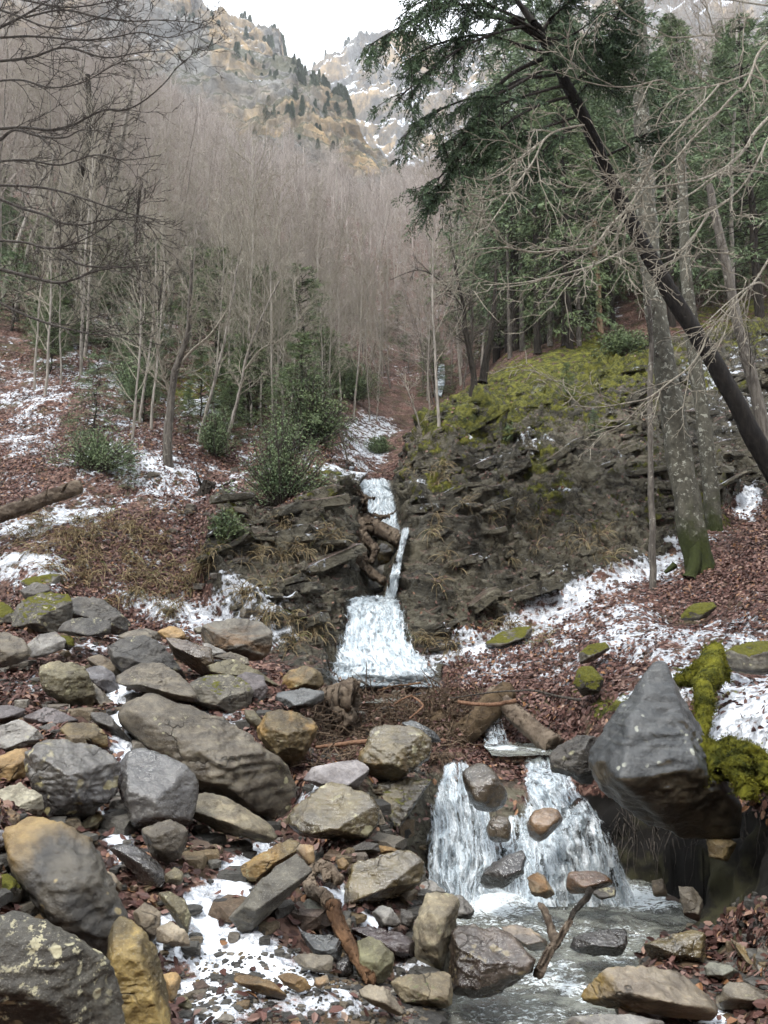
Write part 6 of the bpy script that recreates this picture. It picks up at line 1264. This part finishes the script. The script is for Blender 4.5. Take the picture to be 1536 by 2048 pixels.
# bare beech boughs reaching in from a tree just beyond each side
def boughs(basepx, lines, mat, label, seed, d0, d1, r0=.012, kids=9, off=(768, 0), sc=2., mt=None):
    rdx = random.Random(seed); base = P(*basepx); g = height(base[0], base[1])[0]; base[2] = g; root = empty('beech_tree', tuple(base), label, 'tree'); tr, cr = Tubes(), Tubes()
    tr.add([(0, 0, -.3), (0, .05, 2), (.05, 0, 4), (0, 0, 6), (.1, 0, 8.)], [.2, .17, .14, .1, .05])
    prm = [(7, .17, .02, 5, .6, .55, .15), (5, .2, .02, 3, .6, .5, .2), (4, .2, .02, 0, 0, 0, 0)]
    for li, pl in enumerate(lines):
        m_ = len(pl); dd = np.linspace(d0, d1, m_) + rdx.uniform(-.4, .4); P3 = bez([P(off[0] + x/sc, off[1] + y/sc, dd[i]) - base for i, (x, y) in enumerate(pl)], 6 * m_)
        n = len(P3); ra = r0 * rdx.uniform(.6, 1.); cr.add(P3, np.linspace(ra, .0035, n)); T = np.gradient(P3, axis=0); T /= np.linalg.norm(T, axis=1)[:, None]; Lp = np.linalg.norm(np.diff(P3, axis=0), axis=1).sum()
        if li < 3: a = P3[0]; cr.add([(0, 0, a[2] - .8), tuple(a * .5 + (0, 0, a[2]*.5 - .3)), tuple(a)], [.05, .03, ra])
        for k in range(int(kids * Lp / 1.5) + 2):
            t = .1 + .9*rdx.random(); j = min(int(t*(n-1)), n-2); x = nrmz((rdx.gauss(0, 1), rdx.gauss(0, .6), rdx.gauss(0, 1))); grow(cr, tuple(P3[j]), nrmz(tuple(T[j][q]*.9 + x[q]*.55 for q in range(3))), rdx.uniform(.25, .75), .0055 * (1.2 - .6*t), 0, prm, rdx)
    link('trunk', tr.mesh('trunk', 10, .01), mt or BK['grey'], root); link('branches', cr.mesh('branches', 4), mat, root)
boughs((1900, 1100, 5.5), [[(1560,150),(1500,210),(1470,290),(1440,350),(1400,380),(1310,480),(1230,560),(1180,620),(1100,700),(1020,790),(960,870),(930,940)],
 [(1460,295),(1350,335),(1270,350),(1170,355),(1110,320),(1000,345),(900,345),(800,325),(700,290)], [(1560,450),(1490,520),(1440,600),(1380,660),(1290,710),(1200,730),(1080,750),(980,750),(900,740)],
 [(1560,500),(1510,610),(1470,690),(1410,770),(1320,840),(1230,880),(1130,895),(1040,880)], [(1300,850),(1250,930),(1200,990),(1130,1030),(1060,1040)],
 [(1340,340),(1280,410),(1200,490),(1100,600),(1060,680),(1020,760),(980,830),(930,950),(890,1010),(900,1030)], [(980,830),(900,910),(830,990),(700,1000),(600,1010),(480,990),(360,1000)],
 [(960,1000),(840,1060),(700,1100),(560,1130),(400,1140)], [(1560,1000),(1500,1100),(1430,1190),(1380,1240),(1300,1330),(1270,1400),(1220,1470),(1140,1530),(1060,1590),(980,1610),(850,1630),(750,1620)],
 [(800,500),(700,520),(640,560),(600,640),(530,740),(470,830),(400,930)], [(640,560),(560,620),(480,690),(400,720),(320,705)], [(1560,25),(1480,15),(1400,0),(1330,-30)], [(1350,150),(1300,140),(1160,150),(1090,120),(980,65),(920,10)],
 [(1560,700),(1450,680),(1350,690),(1250,760),(1150,830),(1080,930)], [(1560,1180),(1500,1130),(1400,1190),(1300,1280)]],
 BK['twigpale'], 'bare beech beyond the right edge reaching pale crooked twigs across the conifers', 5, 5.2, 4.6, kids=7)
boughs((-420, 900, 7.5), [[(-60,520),(0,515),(100,510),(200,520),(290,500),(350,470),(420,440),(500,440),(580,400),(660,330),(700,280),(740,240)], [(-60,600),(0,560),(60,520),(160,545),(260,550),(330,520),(450,530)],
 [(-60,140),(0,150),(100,145),(200,150),(330,160),(450,150),(560,130),(680,150),(800,110)], [(-60,130),(0,110),(100,60),(180,10),(240,-20)], [(100,70),(250,40),(400,70),(520,85),(640,80),(780,90)],
 [(-60,770),(80,830),(180,860),(240,890),(330,900),(420,880),(520,880),(620,900)], [(-60,960),(100,970),(170,990),(240,990),(330,960),(420,910),(480,860)], [(-60,740),(100,745),(220,760),(350,800),(500,850),(640,880)],
 [(-60,1180),(100,1260),(250,1310),(400,1340),(560,1335)], [(-60,1060),(130,1110),(250,1130),(400,1080),(600,1060)], [(240,1010),(330,1060),(450,1070),(560,1070)], [(-60,330),(80,320),(200,350),(330,330),(480,250),(600,240)], [(-60,20),(60,60),(200,110),(340,90),(480,20)],
 [(-60,650),(100,640),(240,660),(380,620),(500,640),(640,620)], [(-60,250),(120,230),(260,190),(420,230),(560,210),(700,200)], [(-60,-40),(100,0),(260,30),(420,10),(560,-30)]],
 BK['twigdark'], 'bare beech beyond the left edge stretching dark boughs over the slope', 6, 7.4, 6.6, r0=.022, kids=8, off=(0, 0))
# ------------------------------------------------------------------ far mountains
def cliff_mat():
    m = M('ochre_grey_cliff'); p = m.pos(); q = m.vm('MULTIPLY', p, (1., 1., 3.5)); g = m.n('ShaderNodeNewGeometry'); 
    st = m.noise(m.vm('ADD', q, m.vscale(m.noise(p, .02, 3, out='Color'), 60.)), .022, 6, .68); big = m.noise(p, .016, 5, .65, 1.); fine = m.noise(m.vm('MULTIPLY', p, (2.2, 2.2, .8)), .09, 6, .72)
    col = m.mix(m.step(big, .44, .58), (.27, .265, .25), (.5, .36, .2)); col = m.mix(m.step(st, .38, .62, .75, 0.), col, (.13, .12, .105))
    col = m.mix(m.step(fine, .35, .62, .6, 0.), col, (.11, .1, .085))
    veg = m.step(m.math('ADD', m.math('ADD', m.nz(), m.noise(p, .05, 5, .7)), m.math('MULTIPLY', m.attr('snow'), -1.6)), .98, 1.12); col = m.mix(m.math('MULTIPLY', veg, .8), col, (.06, .062, .038))
    sv = m.math('ADD', m.math('ADD', m.math('MULTIPLY', m.nz(), 1.1), m.math('MULTIPLY', m.noise(m.vm('MULTIPLY', p, (1, 1, 2.)), .07, 7, .75), 1.3)), m.attr('snow'))
    col = m.mix(m.step(sv, 1.32, 1.44), col, (.75, .8, .88))
    return m.set(col=col, rough=.9, spec=.1, nrm=m.bump(m.math('ADD', fine, st), 2.5, 1.))
CM = cliff_mat()
def mountain(top, bot, label, seed, nx=420, ny=240, amp=9., snow=0., back=160, curve=1.):
    t = np.linspace(0, 1, nx); a = bez(top, nx); b = bez(bot, nx) if len(bot) > 1 else None
    # resample both lines by x so the columns stay upright
    T = np.array([P(*q) for q in a]); B = np.array([P(*q) for q in b])
    rows = []
    for k in range(ny):
        f = k / (ny - 1); step = f + .045 * np.sin(f * 6.28 * 5.5) # ledges
        rows.append(B + (T - B) * np.stack([np.full(nx, f), np.full(nx, f ** curve) * 0 + f + .0, np.full(nx, min(1, max(0, step)))], 1))
    for k in range(1, 40): rows.append(T + np.array((0, back * k / 40, -back * .12 * (k / 40) ** 1.2)))
    G = np.array(rows); V_ = G.reshape(-1, 3); n2 = len(rows)
    N_ = -grid_n(V_, n2, nx); N_[N_[:, 1] > 0] *= np.sign(-1)
    q = V_ * (1, 1, 1.0) + seed * 100
    ds = fbm(q, .012, 6, .55, True) * amp + fbm(q * (1, 1, 5), .02, 5, .6, True, 7) * amp * .45 + fbm(q * (1, 1, .35), .06, 5, .6, True, 33) * amp * .28
    taper = 1.0
    V_ = V_ + np.array((0, -1, .12)) * ds[:, None] * taper; V_[:, 2] += fbm(V_ * (1, 1, .1), .05, 4) * amp * .25
    ii = np.arange(n2 * nx).reshape(n2, nx); Q_ = np.stack([ii[:-1, :-1], ii[:-1, 1:], ii[1:, 1:], ii[1:, :-1]], -1).reshape(-1, 4)
    me = make_mesh('mountain', V_, Q_); at = me.attributes.new('snow', 'FLOAT', 'POINT'); at.data.foreach_set('value', np.full(len(V_), snow, np.float32))
    kind(link('mountain', me, CM), 'structure', label); return V_.reshape(n2, nx, 3)
MA = mountain([(-500,-420,430),(-200,-330,430),(100,-240,425),(300,-100,420),(385,-10,415),(402,48,410),(440,66,405),(500,92,400),(545,105,395),(566,112,390),(569,130,392),(572,150,395),(576,190,400)],
              [(-500,250,330),(-200,230,330),(100,200,325),(300,190,320),(385,190,315),(402,190,310),(440,195,300),(500,195,300),(540,195,300),(556,200,300),(566,205,302),(572,215,303),(580,230,305)], 'ochre cliff with a snowy wooded rim', 1, snow=-.02)
MB = mountain([(100,170,300),(300,150,295),(420,135,290),(480,140,288),(530,150,285),(575,148,282),(600,155,280),(606,182,280),(640,200,276),(668,222,272),(692,246,268),(708,280,265),(720,300,264),(760,345,262),(800,380,262)],
              [(100,420,205),(300,420,205),(400,420,205),(450,420,205),(500,420,205),(540,425,205),(570,425,205),(600,425,205),(630,425,205),(660,425,205),(690,430,205),(710,430,205),(730,430,205),(770,435,205),(820,440,205)], 'wooded spur with a pale banded rock face', 2, snow=-.25, amp=6)
MC = mountain([(560,240,720),(600,210,710),(620,182,700),(632,162,690),(660,150,680),(700,140,675),(740,135,670),(790,128,665),(850,140,660),(930,120,650),(1050,60,640),(1250,-40,620),(1600,-100,600)],
              [(560,480,480),(600,480,480),(620,480,480),(640,480,480),(660,480,480),(700,480,480),(740,480,480),(790,480,480),(850,480,480),(930,480,480),(1050,480,480),(1250,480,480),(1600,480,480)], 'distant snow-streaked mountain closing the valley', 3, snow=.3, amp=13)
# conifers on rims and ledges, too small to show parts
def far_pine(seed):
    rg = np.random.default_rng(seed); PP, DD, z = [], [], .8
    tb = Tubes(); tb.add([(0, 0, -1), (0, 0, 3), (0, 0, 6), (0, 0, 9)], [.2, .17, .1, .02])
    while z < 9.2:
        n = 26; a = rg.uniform(0, 6.28, n); r = rg.uniform(.1, 1, n) * 2. * (1 - z/9.6) ** .8; PP.append(np.stack([np.cos(a)*r, np.sin(a)*r, z - r*.25 + rg.normal(size=n)*.1], 1)); DD.append(np.stack([np.cos(a), np.sin(a), rg.normal(size=n)*.3 - .2], 1)); z += .22
    Bv, Bq = blades(np.concatenate(PP), np.concatenate(DD), .8, .3, rg); Vt, Qt = tb.arrays(4)
    return make_mesh('pine_tree', np.concatenate([Bv, Vt]), np.concatenate([Bq, Qt + len(Bv)]), smooth=False)
fpm = [far_pine(s) for s in (1, 2, 3)]; rd = random.Random(12)
def pines(n, G, rows, cols, label, group, smin, smax, wx=None):
    for k in range(n):
        r = rd.randint(*rows); c = rd.randint(*cols); p = G[r, c]
        if fbm(np.array([p]), .03, 3)[0] < -.12 and rd.random() < .8: p = G[r, rd.randint(*cols)]
        o = link('pine_tree', fpm[rd.randrange(3)], LF['pine'], None, (p[0], p[1] - .5, p[2] - .5)); tag(o, label, 'tree', group); s = rd.uniform(smin, smax); o.scale = (s * rd.uniform(.8, 1.5), s * rd.uniform(.8, 1.4), s * rd.uniform(.6, 1.3)); o.rotation_euler = (0, 0, rd.uniform(0, 6.28))
pines(46, MA, (238, 246), (140, 330), 'small dark conifer on the snowy rim of the ochre cliff', 'conifers along the cliff rim', .5, 1.15)
pines(40, MA, (70, 130), (120, 330), 'dark conifer on a ledge below the ochre cliff', 'conifers on the ledge below the ochre cliff', .4, .8)
pines(90, MB, (150, 246), (60, 300), 'green pine on the wooded spur beneath the cliff', 'pines on the wooded spur', .25, .6)
pines(45, MB, (225, 240), (200, 330), 'pine along the crest of the wooded spur', 'pines on the crest of the spur', .3, .55)
pines(45, MB, (70, 140), (120, 300), 'pine at the foot of the banded rock face', 'pines below the banded rock face', .25, .55)
pines(40, MC, (236, 246), (60, 220), 'tiny conifer on the crest of the distant snowy mountain', 'conifers on the distant crest', .8, 1.5)
# ------------------------------------------------------------------ haze
def haze():
    bm = bmesh.new(); bmesh.ops.create_cube(bm, size=1); me = bpy.data.meshes.new('haze'); bm.to_mesh(me); bm.free()
    m = bpy.data.materials.new('pale_air'); m.use_nodes = True; t = m.node_tree; t.nodes.clear(); o = t.nodes.new('ShaderNodeOutputMaterial'); v = t.nodes.new('ShaderNodeVolumePrincipled')
    v.inputs['Color'].default_value = (.93, .95, 1, 1); v.inputs['Density'].default_value = .00034; v.inputs['Anisotropy'].default_value = .2; t.links.new(v.outputs[0], o.inputs['Volume'])
    ob = link('haze', me, m); ob.location = (0, 500, 300); ob.scale = (1900, 1400, 1100); kind(ob, 'stuff', 'thin pale air over the valley')
HAZE = True
if HAZE: haze()
